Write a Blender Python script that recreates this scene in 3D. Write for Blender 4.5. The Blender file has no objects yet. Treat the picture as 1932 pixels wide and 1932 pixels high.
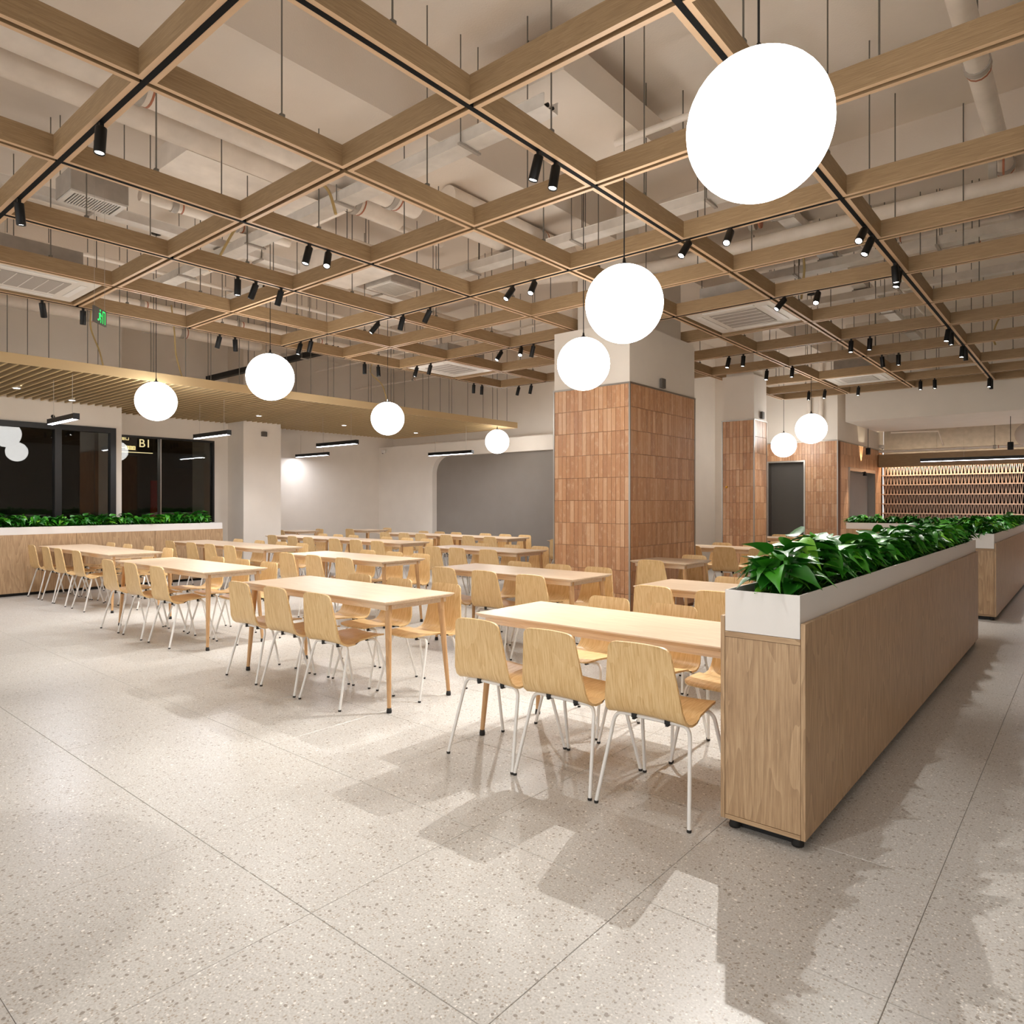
import bpy, bmesh, math, random
from mathutils import Vector, Matrix
PI = math.pi
R = math.radians
rnd = random.Random(7)
sc = bpy.context.scene
C = sc.collection

# ---------------------------------------------------------------- camera, world, exposure
cam_d = bpy.data.cameras.new('camera')
cam = bpy.data.objects.new('camera', cam_d)
C.objects.link(cam)
cam.location = (0, 0, 1.42)
cam.rotation_euler = (PI/2, 0, R(40.1))
cam_d.sensor_width = 36
cam_d.lens = 36*1304/1932
cam_d.shift_y = -18.5/1932
cam_d.clip_start = .05
sc.camera = cam
w = bpy.data.worlds.new('world')
sc.world = w
w.use_nodes = True
w.node_tree.nodes['Background'].inputs[0].default_value = (1, .975, .945, 1)
w.node_tree.nodes['Background'].inputs[1].default_value = 1.55
vs = sc.view_settings
vs.view_transform = 'Standard'
vs.look = 'None'
vs.exposure = 0.14
vs.gamma = 1
vs.use_curve_mapping = False
SPOT_W = 105
GLOBE_E = 10.0
BAR_E = 14.0
sc.cycles.max_bounces = 8
sc.cycles.diffuse_bounces = 7

# ---------------------------------------------------------------- materials
def newmat(name):
    m = bpy.data.materials.new(name)
    m.use_nodes = True
    return m, m.node_tree, m.node_tree.nodes['Principled BSDF']

def lin(c):
    return tuple(((x/255)/12.92 if x/255 <= .04045 else ((x/255+.055)/1.055)**2.4) for x in c) + (1,)

def flat(name, col, rough=.5, metal=0., spec=.5, emis=None, es=0.):
    m, nt, b = newmat(name)
    b.inputs['Base Color'].default_value = lin(col)
    b.inputs['Roughness'].default_value = rough
    b.inputs['Metallic'].default_value = metal
    b.inputs['Specular IOR Level'].default_value = spec
    if emis:
        b.inputs['Emission Color'].default_value = lin(emis)
        b.inputs['Emission Strength'].default_value = es
    return m

def N(nt, t, **kw):
    n = nt.nodes.new(t)
    for k, v in kw.items():
        setattr(n, k, v)
    return n

def ramp(nt, stops):
    r = N(nt, 'ShaderNodeValToRGB')
    e = r.color_ramp.elements
    while len(e) < len(stops):
        e.new(.5)
    for k, (p, c) in enumerate(stops):
        e[k].position = p
        e[k].color = c if len(c) == 4 else lin(c)
    return r

def paint(name, col, var=6, rough=.6, bump=.05, scale=3.):
    m, nt, b = newmat(name)
    tc = N(nt, 'ShaderNodeTexCoord')
    no = N(nt, 'ShaderNodeTexNoise')
    no.inputs['Scale'].default_value = scale
    no.inputs['Detail'].default_value = 6
    nt.links.new(tc.outputs['Object'], no.inputs['Vector'])
    rp = ramp(nt, [(.3, tuple(max(0, c-var) for c in col)), (.7, tuple(min(255, c+var) for c in col))])
    nt.links.new(no.outputs['Fac'], rp.inputs['Fac'])
    nt.links.new(rp.outputs['Color'], b.inputs['Base Color'])
    b.inputs['Roughness'].default_value = rough
    if bump:
        n2 = N(nt, 'ShaderNodeTexNoise')
        n2.inputs['Scale'].default_value = 60
        nt.links.new(tc.outputs['Object'], n2.inputs['Vector'])
        bp = N(nt, 'ShaderNodeBump')
        bp.inputs['Strength'].default_value = bump
        bp.inputs['Distance'].default_value = .01
        nt.links.new(n2.outputs['Fac'], bp.inputs['Height'])
        nt.links.new(bp.outputs['Normal'], b.inputs['Normal'])
    return m

def wood(name, dark, mid, light, axis='z', fine=60., rough=.45, uv=False, knots=False, rand=True, contrast=1.):
    """grain runs along `axis` of the object (or V of the UV map)"""
    m, nt, b = newmat(name)
    tc = N(nt, 'ShaderNodeTexCoord')
    src = tc.outputs['UV' if uv else 'Object']
    if rand:
        oi = N(nt, 'ShaderNodeObjectInfo')
        mul = N(nt, 'ShaderNodeMath', operation='MULTIPLY')
        mul.inputs[1].default_value = 37.
        nt.links.new(oi.outputs['Random'], mul.inputs[0])
        cx = N(nt, 'ShaderNodeCombineXYZ')
        for k in range(3):
            nt.links.new(mul.outputs[0], cx.inputs[k])
        ad = N(nt, 'ShaderNodeVectorMath', operation='ADD')
        nt.links.new(src, ad.inputs[0])
        nt.links.new(cx.outputs[0], ad.inputs[1])
        src = ad.outputs[0]
    mp = N(nt, 'ShaderNodeMapping')
    s = {'x': (.045, 1, 1), 'y': (1, .045, 1), 'z': (1, 1, .045)}[axis]
    mp.inputs['Scale'].default_value = s
    nt.links.new(src, mp.inputs['Vector'])
    n1 = N(nt, 'ShaderNodeTexNoise')                       # fine pores
    n1.inputs['Scale'].default_value = fine*3
    n1.inputs['Detail'].default_value = 5
    n1.inputs['Roughness'].default_value = .65
    nt.links.new(mp.outputs[0], n1.inputs['Vector'])
    mp2 = N(nt, 'ShaderNodeMapping')                       # cathedral figure
    s2 = {'x': (.16, 1, 1), 'y': (1, .16, 1), 'z': (1, 1, .16)}[axis]
    mp2.inputs['Scale'].default_value = s2
    nt.links.new(src, mp2.inputs['Vector'])
    n2 = N(nt, 'ShaderNodeTexNoise')
    n2.inputs['Scale'].default_value = fine*.12
    n2.inputs['Detail'].default_value = 2
    nt.links.new(mp2.outputs[0], n2.inputs['Vector'])
    mm = N(nt, 'ShaderNodeMath', operation='MULTIPLY')
    mm.inputs[1].default_value = 12.
    nt.links.new(n2.outputs['Fac'], mm.inputs[0])
    fr = N(nt, 'ShaderNodeMath', operation='FRACT')
    nt.links.new(mm.outputs[0], fr.inputs[0])
    mix = N(nt, 'ShaderNodeMix')
    mix.inputs['Factor'].default_value = .3*contrast
    nt.links.new(n1.outputs['Fac'], mix.inputs[2])
    nt.links.new(fr.outputs[0], mix.inputs[3])
    rp = ramp(nt, [(.33, dark), (.5, mid), (.66, light)])
    nt.links.new(mix.outputs[0], rp.inputs['Fac'])
    col = rp.outputs['Color']
    if knots:
        vo = N(nt, 'ShaderNodeTexVoronoi')
        vo.inputs['Scale'].default_value = 2.6
        mpk = N(nt, 'ShaderNodeMapping')
        mpk.inputs['Scale'].default_value = {'x': (.5, 1, 1), 'y': (1, .5, 1), 'z': (1, 1, .5)}[axis]
        nt.links.new(src, mpk.inputs['Vector'])
        nt.links.new(mpk.outputs[0], vo.inputs['Vector'])
        rk = ramp(nt, [(.0, (1, 1, 1, 1)), (.06, (0, 0, 0, 1))])
        nt.links.new(vo.outputs['Distance'], rk.inputs['Fac'])
        mk = N(nt, 'ShaderNodeMix', data_type='RGBA')
        nt.links.new(rk.outputs['Color'], mk.inputs['Factor'])
        nt.links.new(col, mk.inputs[6])
        mk.inputs[7].default_value = lin(tuple(int(x*.6) for x in dark))
        col = mk.outputs[2]
    nt.links.new(col, b.inputs['Base Color'])
    b.inputs['Roughness'].default_value = rough
    bp = N(nt, 'ShaderNodeBump')
    bp.inputs['Strength'].default_value = .08
    bp.inputs['Distance'].default_value = .002
    nt.links.new(n1.outputs['Fac'], bp.inputs['Height'])
    nt.links.new(bp.outputs['Normal'], b.inputs['Normal'])
    return m

M = {}
M['chair'] = wood('chair_ply', (204, 164, 108), (224, 190, 136), (234, 205, 156), 'y', 60, .4, uv=True, contrast=.32)
M['table'] = wood('table_maple', (206, 180, 152), (218, 193, 165), (226, 204, 177), 'x', 30, .32, contrast=.35)
M['tleg'] = wood('table_ash', (178, 136, 90), (196, 154, 108), (208, 168, 122), 'z', 40, .45, contrast=.4)
M['beamx'] = wood('beam_veneer_x', (140, 114, 82), (152, 125, 91), (164, 137, 102), 'x', 50, .5, contrast=.3)
M['beamy'] = wood('beam_veneer_y', (140, 114, 82), (152, 125, 91), (164, 137, 102), 'y', 50, .5, contrast=.3)
M['edge'] = flat('beam_underside', (208, 174, 138), .5)  # underside of the boards, paler than their sides
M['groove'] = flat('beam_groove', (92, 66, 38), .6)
M['panel'] = wood('planter_oak', (160, 130, 98), (182, 151, 116), (198, 168, 132), 'z', 46, .42, knots=True, contrast=.6)
M['panelrail'] = wood('planter_rail_oak', (160, 130, 98), (182, 151, 116), (198, 168, 132), 'x', 34, .42)
M['slat'] = paint('slat_paint', (206, 180, 132), 5, .5, 0)
M['slatshade'] = flat('slat_side_shaded', (172, 150, 114), .6)  # shade of the slat sides put into the colour, darker than the undersides
M['slatdark'] = flat('slat_backing', (96, 74, 46), .7)
M['gold'] = flat('brushed_gold_trim', (216, 190, 146), .32, .45)
M['white'] = flat('white_metal_box', (236, 233, 229), .4)
M['leg'] = flat('white_tube_steel', (232, 230, 226), .3)
M['black'] = flat('black_plastic', (12, 11, 11), .5)
M['track'] = flat('black_track', (5, 5, 5), .75, 0, .2)
M['blackm'] = flat('black_metal', (12, 12, 12), .4, 0, .35)
M['frame'] = flat('black_window_frame', (22, 21, 21), .4)
M['rubber'] = flat('rubber', (30, 28, 26), .7)
M['steel'] = flat('brushed_steel_trim', (168, 162, 154), .3, .9)
M['wall'] = paint('wall_paint', (232, 224, 213), 2, .65, .03)
M['ceil'] = paint('ceiling_paint', (226, 215, 202), 5, .8, .15, 1.2)
M['pipe'] = paint('pipe_paint', (236, 226, 214), 8, .5, .05, 5)
M['tray'] = paint('tray_paint', (226, 220, 212), 9, .45, .0, 7)
M['galv'] = paint('galvanised', (176, 168, 158), 9, .4, 0, 8)
M['rod'] = flat('threaded_rod', (120, 116, 108), .4, .6)
M['cable'] = flat('yellow_conduit', (184, 158, 104), .5)
M['shutter'] = paint('grey_shutter', (138, 130, 122), 2, .6, 0)
M['dark'] = flat('dark_grey_wall', (86, 82, 77), .7)
M['darker'] = flat('dark_recess', (38, 32, 28), .8)
M['ac'] = flat('ac_white', (226, 220, 212), .4)
M['acg'] = flat('ac_grille', (168, 160, 152), .6)
M['soil'] = paint('soil', (40, 30, 22), 10, .9, .5, 30)
M['copper'] = flat('copper_band', (176, 110, 80), .4)
M['red'] = flat('red_board', (190, 24, 28), .5)
M['lattice'] = paint('lattice_timber', (208, 174, 148), 8, .55, 0, 6)
M['cream'] = flat('cream_plastic', (210, 200, 186), .5)
M['sensor'] = flat('dark_grey_plastic', (88, 82, 76), .5)
M['globe'] = flat('globe_glass', (250, 250, 250), .4, emis=(255, 252, 248), es=GLOBE_E)
M['globeoff'] = flat('globe_unlit', (205, 196, 186), .35)
M['lens'] = flat('spot_lens', (255, 255, 255), .3, emis=(255, 252, 250), es=18)
M['bar'] = flat('bar_diffuser', (255, 255, 255), .4, emis=(240, 240, 255), es=BAR_E)
M['green'] = flat('exit_green', (20, 200, 90), .4, emis=(30, 230, 100), es=1.6)
M['signlit'] = flat('sign_lit', (255, 240, 200), .4, emis=(255, 230, 170), es=1.6)

def glassmat():
    m, nt, b = newmat('window_glass')
    b.inputs['Base Color'].default_value = (.55, .57, .56, 1)
    b.inputs['Roughness'].default_value = 0
    b.inputs['Transmission Weight'].default_value = 1
    b.inputs['IOR'].default_value = 1.5
    return m
M['glass'] = glassmat()

def tilemat():
    m, nt, b = newmat('terracotta_tile')
    tc = N(nt, 'ShaderNodeTexCoord')
    geo = N(nt, 'ShaderNodeNewGeometry')
    oi = N(nt, 'ShaderNodeObjectInfo')
    rp = ramp(nt, [(0, (184, 134, 96)), (.35, (198, 147, 106)), (.7, (208, 158, 116)), (1, (218, 176, 138))])
    adm = N(nt, 'ShaderNodeMath', operation='ADD')
    nt.links.new(oi.outputs['Random'], adm.inputs[0])
    nt.links.new(geo.outputs['Random Per Island'], adm.inputs[1])
    fr = N(nt, 'ShaderNodeMath', operation='FRACT')
    nt.links.new(adm.outputs[0], fr.inputs[0])
    nt.links.new(fr.outputs[0], rp.inputs['Fac'])
    n1 = N(nt, 'ShaderNodeTexNoise')
    n1.inputs['Scale'].default_value = 22
    n1.inputs['Detail'].default_value = 8
    n1.inputs['Roughness'].default_value = .7
    mp = N(nt, 'ShaderNodeMapping')
    mp.inputs['Scale'].default_value = (1, 1, .5)
    ad = N(nt, 'ShaderNodeVectorMath', operation='ADD')
    cx = N(nt, 'ShaderNodeCombineXYZ')
    ml = N(nt, 'ShaderNodeMath', operation='MULTIPLY')
    ml.inputs[1].default_value = 50
    nt.links.new(fr.outputs[0], ml.inputs[0])
    nt.links.new(ml.outputs[0], cx.inputs[0])
    nt.links.new(ml.outputs[0], cx.inputs[2])
    nt.links.new(tc.outputs['Object'], ad.inputs[0])
    nt.links.new(cx.outputs[0], ad.inputs[1])
    nt.links.new(ad.outputs[0], mp.inputs[0])
    nt.links.new(mp.outputs[0], n1.inputs['Vector'])
    r2 = ramp(nt, [(.52, (0, 0, 0, 1)), (.7, (.62, .62, .62, 1))])
    nt.links.new(n1.outputs['Fac'], r2.inputs['Fac'])
    mk = N(nt, 'ShaderNodeMix', data_type='RGBA')
    nt.links.new(r2.outputs['Color'], mk.inputs['Factor'])
    nt.links.new(rp.outputs['Color'], mk.inputs[6])
    mk.inputs[7].default_value = lin((232, 198, 164))
    nt.links.new(mk.outputs[2], b.inputs['Base Color'])
    b.inputs['Roughness'].default_value = .34
    bp = N(nt, 'ShaderNodeBump')
    bp.inputs['Strength'].default_value = .2
    bp.inputs['Distance'].default_value = .003
    nt.links.new(n1.outputs['Fac'], bp.inputs['Height'])
    nt.links.new(bp.outputs['Normal'], b.inputs['Normal'])
    return m
M['tile'] = tilemat()
M['grout'] = flat('tile_grout', (120, 78, 50), .8)

def terrazzo():
    m, nt, b = newmat('terrazzo')
    geo = N(nt, 'ShaderNodeNewGeometry')
    def chips(scale, thr, col, prev, seed, jit=1.):
        mp = N(nt, 'ShaderNodeMapping')
        mp.inputs['Location'].default_value = (seed, seed*1.7, 0)
        nt.links.new(geo.outputs['Position'], mp.inputs['Vector'])
        nz = N(nt, 'ShaderNodeTexNoise')
        nz.inputs['Scale'].default_value = scale*1.5
        nt.links.new(mp.outputs[0], nz.inputs['Vector'])
        vm = N(nt, 'ShaderNodeVectorMath', operation='SCALE')
        vm.inputs['Scale'].default_value = .5/scale
        nt.links.new(nz.outputs['Color'], vm.inputs[0])
        ad = N(nt, 'ShaderNodeVectorMath', operation='ADD')
        nt.links.new(mp.outputs[0], ad.inputs[0])
        nt.links.new(vm.outputs[0], ad.inputs[1])
        v = N(nt, 'ShaderNodeTexVoronoi')
        v.inputs['Scale'].default_value = scale
        nt.links.new(ad.outputs[0], v.inputs['Vector'])
        sp = N(nt, 'ShaderNodeSeparateColor')
        nt.links.new(v.outputs['Color'], sp.inputs[0])
        mu = N(nt, 'ShaderNodeMath', operation='MULTIPLY')     # chip radius varies per cell
        mu.inputs[1].default_value = thr
        nt.links.new(sp.outputs[0], mu.inputs[0])
        lt = N(nt, 'ShaderNodeMath', operation='LESS_THAN')
        nt.links.new(v.outputs['Distance'], lt.inputs[0])
        nt.links.new(mu.outputs[0], lt.inputs[1])
        mk = N(nt, 'ShaderNodeMix', data_type='RGBA')
        nt.links.new(lt.outputs[0], mk.inputs['Factor'])
        nt.links.new(prev, mk.inputs[6])
        mk.inputs[7].default_value = lin(col)
        return mk.outputs[2]
    n0 = N(nt, 'ShaderNodeTexNoise')
    n0.inputs['Scale'].default_value = 130
    n0.inputs['Detail'].default_value = 3
    nt.links.new(geo.outputs['Position'], n0.inputs['Vector'])
    rp = ramp(nt, [(.35, (180, 177, 172)), (.65, (202, 199, 194))])
    nt.links.new(n0.outputs['Fac'], rp.inputs['Fac'])
    c = rp.outputs['Color']
    c = chips(95, .42, (168, 158, 146), c, 3.)
    c = chips(70, .30, (222, 218, 212), c, 11.)
    c = chips(42, .30, (146, 138, 129), c, 23.)
    c = chips(36, .19, (234, 230, 224), c, 31.)
    nt.links.new(c, b.inputs['Base Color'])
    b.inputs['Roughness'].default_value = .33
    b.inputs['Specular IOR Level'].default_value = .45
    return m
M['floor'] = terrazzo()
M['joint'] = flat('floor_joint', (190, 183, 174), .8)

def leafmat():
    m, nt, b = newmat('pothos_leaf')
    oi = N(nt, 'ShaderNodeObjectInfo')
    geo = N(nt, 'ShaderNodeNewGeometry')
    ad = N(nt, 'ShaderNodeMath', operation='ADD')
    nt.links.new(oi.outputs['Random'], ad.inputs[0])
    nt.links.new(geo.outputs['Random Per Island'], ad.inputs[1])
    fr = N(nt, 'ShaderNodeMath', operation='FRACT')
    nt.links.new(ad.outputs[0], fr.inputs[0])
    rp = ramp(nt, [(0, (22, 84, 18)), (.5, (38, 112, 24)), (.82, (62, 142, 30)), (1, (112, 176, 44))])
    nt.links.new(fr.outputs[0], rp.inputs['Fac'])
    nt.links.new(rp.outputs['Color'], b.inputs['Base Color'])
    b.inputs['Roughness'].default_value = .36
    return m
M['leaf'] = leafmat()
M['stem'] = flat('plant_stem', (70, 120, 40), .5)

# ---------------------------------------------------------------- mesh builder
class MB:
    def __init__(s):
        s.v, s.f, s.mi, s.uv, s.sm = [], [], [], {}, []
    def add(s, vs_, fs, mi=0, smooth=False, uvs=None):
        o = len(s.v)
        s.v += [tuple(v) for v in vs_]
        for k, f in enumerate(fs):
            if uvs:
                s.uv[len(s.f)] = uvs[k]
            s.f.append(tuple(o+i for i in f))
            s.mi.append(mi)
            s.sm.append(smooth)
        return s
    def box(s, x0, x1, y0, y1, z0, z1, mi=0):
        v = [(x0, y0, z0), (x1, y0, z0), (x1, y1, z0), (x0, y1, z0), (x0, y0, z1), (x1, y0, z1), (x1, y1, z1), (x0, y1, z1)]
        return s.add(v, [(0, 3, 2, 1), (4, 5, 6, 7), (0, 1, 5, 4), (1, 2, 6, 5), (2, 3, 7, 6), (3, 0, 4, 7)], mi)
    def cbox(s, c, d, mi=0):
        return s.box(c[0]-d[0]/2, c[0]+d[0]/2, c[1]-d[1]/2, c[1]+d[1]/2, c[2]-d[2]/2, c[2]+d[2]/2, mi)
    def bevbox(s, x0, x1, y0, y1, z0, z1, b, mi=0):
        """box with chamfered vertical and top edges"""
        def ring(i, z):
            return [(x0+i+b, y0+i, z), (x1-i-b, y0+i, z), (x1-i, y0+i+b, z), (x1-i, y1-i-b, z), (x1-i-b, y1-i, z), (x0+i+b, y1-i, z), (x0+i, y1-i-b, z), (x0+i, y0+i+b, z)]
        return s.loft([ring(0, z0), ring(0, z1-b), ring(b, z1)], mi)
    def loft(s, rings, mi=0, smooth=False, cap=True, closed=True):
        n = len(rings[0])
        v = [p for r_ in rings for p in r_]
        f = []
        for a in range(len(rings)-1):
            for i in range(n if closed else n-1):
                j = (i+1) % n
                f.append((a*n+i, a*n+j, (a+1)*n+j, (a+1)*n+i))
        s.add(v, f, mi, smooth)
        if cap:
            s.add(rings[0], [tuple(range(n))[::-1]], mi)
            s.add(rings[-1], [tuple(range(n))], mi)
        return s
    def tube(s, pts, r, n=8, mi=0, cap=True, smooth=True):
        pts = [Vector(p) for p in pts]
        rs = r if isinstance(r, (list, tuple)) else [r]*len(pts)
        rings = []
        up = None
        for k, p in enumerate(pts):
            t = (pts[min(k+1, len(pts)-1)]-pts[max(k-1, 0)]).normalized()
            if up is None:
                up = Vector((0, 0, 1)) if abs(t.z) < .9 else Vector((1, 0, 0))
            a = t.cross(up).normalized()
            b_ = a.cross(t).normalized()
            up = b_
            rings.append([p+a*math.cos(q*2*PI/n)*rs[k]+b_*math.sin(q*2*PI/n)*rs[k] for q in range(n)])
        return s.loft(rings, mi, smooth, cap)
    def lathe(s, prof, c=(0, 0, 0), n=24, mi=0, smooth=True, cap=False):
        rings = [[(c[0]+r_*math.cos(q*2*PI/n), c[1]+r_*math.sin(q*2*PI/n), c[2]+z) for q in range(n)] for r_, z in prof]
        return s.loft(rings, mi, smooth, cap)
    def prism(s, poly, z0, z1, mi=0):
        return s.loft([[(x, y, z0) for x, y in poly], [(x, y, z1) for x, y in poly]], mi)
    def mesh(s, name, mats):
        me = bpy.data.meshes.new(name)
        me.from_pydata(s.v, [], s.f)
        for m in (mats if isinstance(mats, (list, tuple)) else [mats]):
            me.materials.append(m)
        me.polygons.foreach_set('material_index', s.mi)
        me.polygons.foreach_set('use_smooth', s.sm)
        if s.uv:
            l = me.uv_layers.new(name='UVMap')
            for fi, uvs in s.uv.items():
                p = me.polygons[fi]
                for k, li in enumerate(p.loop_indices):
                    l.data[li].uv = uvs[k]
        me.update()
        return me

def obj(name, me, parent=None, loc=None, rot=None):
    o = bpy.data.objects.new(name, me)
    C.objects.link(o)
    if parent:
        o.parent = parent
    if loc:
        o.location = loc
    if rot:
        o.rotation_euler = rot
    return o

def tag(o, label=None, cat=None, group=None, kind=None):
    if label:
        o['label'] = label
    if cat:
        o['category'] = cat
    if group:
        o['group'] = group
    if kind:
        o['kind'] = kind
    return o

def empty(name, loc, label, cat, group=None, kind=None, rz=0):
    o = bpy.data.objects.new(name, None)
    o.empty_display_size = .1
    C.objects.link(o)
    o.location = loc
    o.rotation_euler = (0, 0, rz)
    return tag(o, label, cat, group, kind)

def copy_tree(o, parent=None):
    c = o.copy()
    C.objects.link(c)
    c.parent = parent
    for ch in KIDS.get(o.name, []):
        copy_tree2(ch, c)
    return c
def copy_tree2(o, parent):
    c = o.copy()
    C.objects.link(c)
    c.parent = parent
    for ch in KIDS.get(o.name, []):
        copy_tree2(ch, c)
KIDS = {}
def reg(o):
    """remember the children of a prototype so copying needs no scan of the file"""
    KIDS[o.name] = list(o.children)
    for ch in o.children:
        reg(ch)

def struct(name, mb, mats, parent=None, label=None, cat=None):
    o = obj(name, mb.mesh(name, mats), parent)
    if not parent:
        o['kind'] = 'structure'
        tag(o, label, cat)
    return o

# ---------------------------------------------------------------- floor: slab and terrazzo tiles
fl = struct('floor', MB().box(-19, 7, -5, 22, -.3, -.006), M['joint'], label='pale grey terrazzo floor under all the tables', cat='floor')
TS, G = .81, .0016
tile_me = MB()
b = TS/2-G/2
tile_me.loft([[(-b, -b, -.012), (b, -b, -.012), (b, b, -.012), (-b, b, -.012)],
              [(-b, -b, -.0015), (b, -b, -.0015), (b, b, -.0015), (-b, b, -.0015)],
              [(-b+.0015, -b+.0015, 0), (b-.0015, -b+.0015, 0), (b-.0015, b-.0015, 0), (-b+.0015, b-.0015, 0)]])
tile_me = tile_me.mesh('floor_tile', M['floor'])
cells = []
ang = R(40.1)
F = Vector((-math.sin(ang), math.cos(ang), 0))
Rt = Vector((math.cos(ang), math.sin(ang), 0))
for i in range(-23, 9):
    for j in range(-8, 27):
        x, y = -.45+TS*(i+.5), 1.38+TS*(j+.5)
        if x < -18.5 or x > 6.8 or y < -4.8 or y > 21.8:
            continue
        p = Vector((x, y, 0))
        d, l = p.dot(F), p.dot(Rt)
        vis = d > .6 and abs(l) < d*.80+.8
        cells.append((0 if vis else 1, p.length, x, y))
cells.sort()
rest = MB()
for k, (v_, _, x, y) in enumerate(cells):
    if k < 280 and v_ == 0:
        obj('floor_tile', tile_me, fl, (x, y, 0))
    else:
        rest.add([(x-b, y-b, 0), (x+b, y-b, 0), (x+b, y+b, 0), (x-b, y+b, 0)], [(0, 1, 2, 3)])
        rest.add([(x-b, y-b, -.01), (x+b, y-b, -.01), (x+b, y+b, -.01), (x-b, y+b, -.01)], [(3, 2, 1, 0)])
obj('outer_tiles', rest.mesh('outer_tiles', M['floor']), fl)['kind'] = 'stuff'

# ---------------------------------------------------------------- shell
ZC = 5.1      # underside of the painted concrete slab
cl = struct('ceiling', MB().box(-19, 7, -5, 22, ZC, ZC+.3), M['ceil'], label='beige painted concrete slab above the timber grid', cat='ceiling')
dn = MB()
dn.box(-5.15, -4.45, -5, 22, 4.62, ZC)
obj('ceiling_downstand', dn.mesh('ceiling_downstand', M['ceil']), cl)
for (x0, x1, y0, y1, z) in ((-19, -5.15, 7.6, 8.2, 4.62), (-4.45, 7, 7.6, 8.2, 4.62), (-19, -5.15, -.4, .3, 4.7), (-4.45, 7, -.4, .3, 4.7), (-11.2, -10.7, .3, 7.6, 4.72), (.6, 1.1, .3, 7.6, 4.72), (-11.2, -10.7, 8.2, 12.9, 4.72)):
    obj('ceiling_downstand', MB().box(x0, x1, y0, y1, z, ZC).mesh('ceiling_downstand', M['ceil']), cl)

# left wall, front plane (X=-13.2) with window 1, step, recessed plane (X=-14) with window 2
wl = MB()
wl.box(-13.45, -13.2, -5, 4.92, 2.72, ZC).box(-13.45, -13.2, 4.82, 4.92, 0, 2.72).box(-13.45, -13.2, -5, 4.82, 0, .5)
wl.box(-14.0, -13.45, 4.82, 4.92, 0, ZC)
wl.box(-14.25, -14.0, 4.92, 7.3, 2.69, ZC).box(-14.25, -14.0, 7.0, 7.3, 0, 2.69).box(-14.25, -14.0, 4.82, 7.0, 0, .5)
struct('wall_left', wl, M['wall'], label='beige wall holding the two dark windows', cat='wall')
struct('wall_left_pier', MB().box(-15.6, -13.35, 7.3, 8.15, 0, ZC), M['wall'], label='cream wall pier right of the second dark window', cat='pier')
struct('wall_left_far', MB().box(-15.55, -15.3, 8.15, 12.9, 0, ZC), M['wall'], label='white wall with a cool pool of light near the corner', cat='wall')

def arc(cx, cy, r, a0, a1, n=8):
    return [(cx+r*math.cos(R(a0+(a1-a0)*k/n)), cy+r*math.sin(R(a0+(a1-a0)*k/n))) for k in range(n+1)]

# back wall: low white wall with a rounded shutter opening, upper wall set back
bw = MB()
YB = 12.4
x_op, z_op, rr = -13.15, 2.6, .45
out = [(-15.3, 0), (x_op, 0)] + [(p[0], p[1]) for p in arc(x_op+rr, z_op-rr, rr, 180, 90)] + [(-5.2, z_op), (-5.2, 2.94), (-15.3, 2.94)]
# split into convex strips
strip = [(x_op, 0), (x_op, z_op-rr)] + arc(x_op+rr, z_op-rr, rr, 180, 90)[1:] + [(-5.2, z_op)]
bw.box(-15.3, x_op, YB, YB+.5, 0, 2.94)
pts = arc(x_op+rr, z_op-rr, rr, 180, 90, 10)
for (a, bz), (c_, dz_) in zip(pts[:-1], pts[1:]):
    bw.add([(a, YB, bz), (c_, YB, dz_), (c_, YB, 2.94), (a, YB, 2.94)], [(0, 1, 2, 3)])
    bw.add([(a, YB, bz), (c_, YB, dz_), (c_, YB+.16, dz_), (a, YB+.16, bz)], [(3, 2, 1, 0)], smooth=True)
    bw.add([(a, YB, 2.94), (c_, YB, 2.94), (c_, YB+.5, 2.94), (a, YB+.5, 2.94)], [(0, 1, 2, 3)])
bw.box(x_op+rr, -6.9, YB, YB+.5, z_op, 2.94)
struct('wall_back', bw, M['wall'], label='low cream back wall framing the rounded grey opening', cat='wall')
struct('door_1', MB().box(x_op, -6.9, YB+.16, YB+.2, 0, z_op), M['shutter'], label='flat grey closed shutter in the rounded opening', cat='shutter')
struct('wall_back_upper', MB().box(-15.55, -6.9, YB+.5, YB+.8, 0, ZC), M['wall'], label='beige upper back wall above the grey opening', cat='wall')
struct('wall_back_return', MB().box(-7.2, -6.9, YB, 16.0, 0, ZC), M['wall'], label='tan return wall seen between the two brick pillars', cat='wall')
struct('wall_back_right', MB().box(-7.2, -6.0, 15.7, 16.1, 0, ZC), M['wall'], label='pale wall strip left of the narrow brick pillar', cat='wall')

# rooms behind the windows
dr = MB()
dr.box(-19, -18.8, -5, 10, 0, 3.6).box(-18.8, -13.46, -5, -4.8, 0, 3.6).box(-18.8, -15.6, 9.8, 10, 0, 3.6).box(-18.8, -14.26, -5, 10, 3.5, 3.6)
struct('wall_outer', dr, M['dark'], label='dark grey corridor wall behind the windows', cat='wall')
struct('trim_1', MB().box(-17.2, -16.8, 3.0, 3.9, 0, 3.5).box(-17.2, -16.8, 8.2, 8.8, 0, 3.5), M['darker'], label='dark posts in the corridor behind the windows', cat='post')

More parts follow.
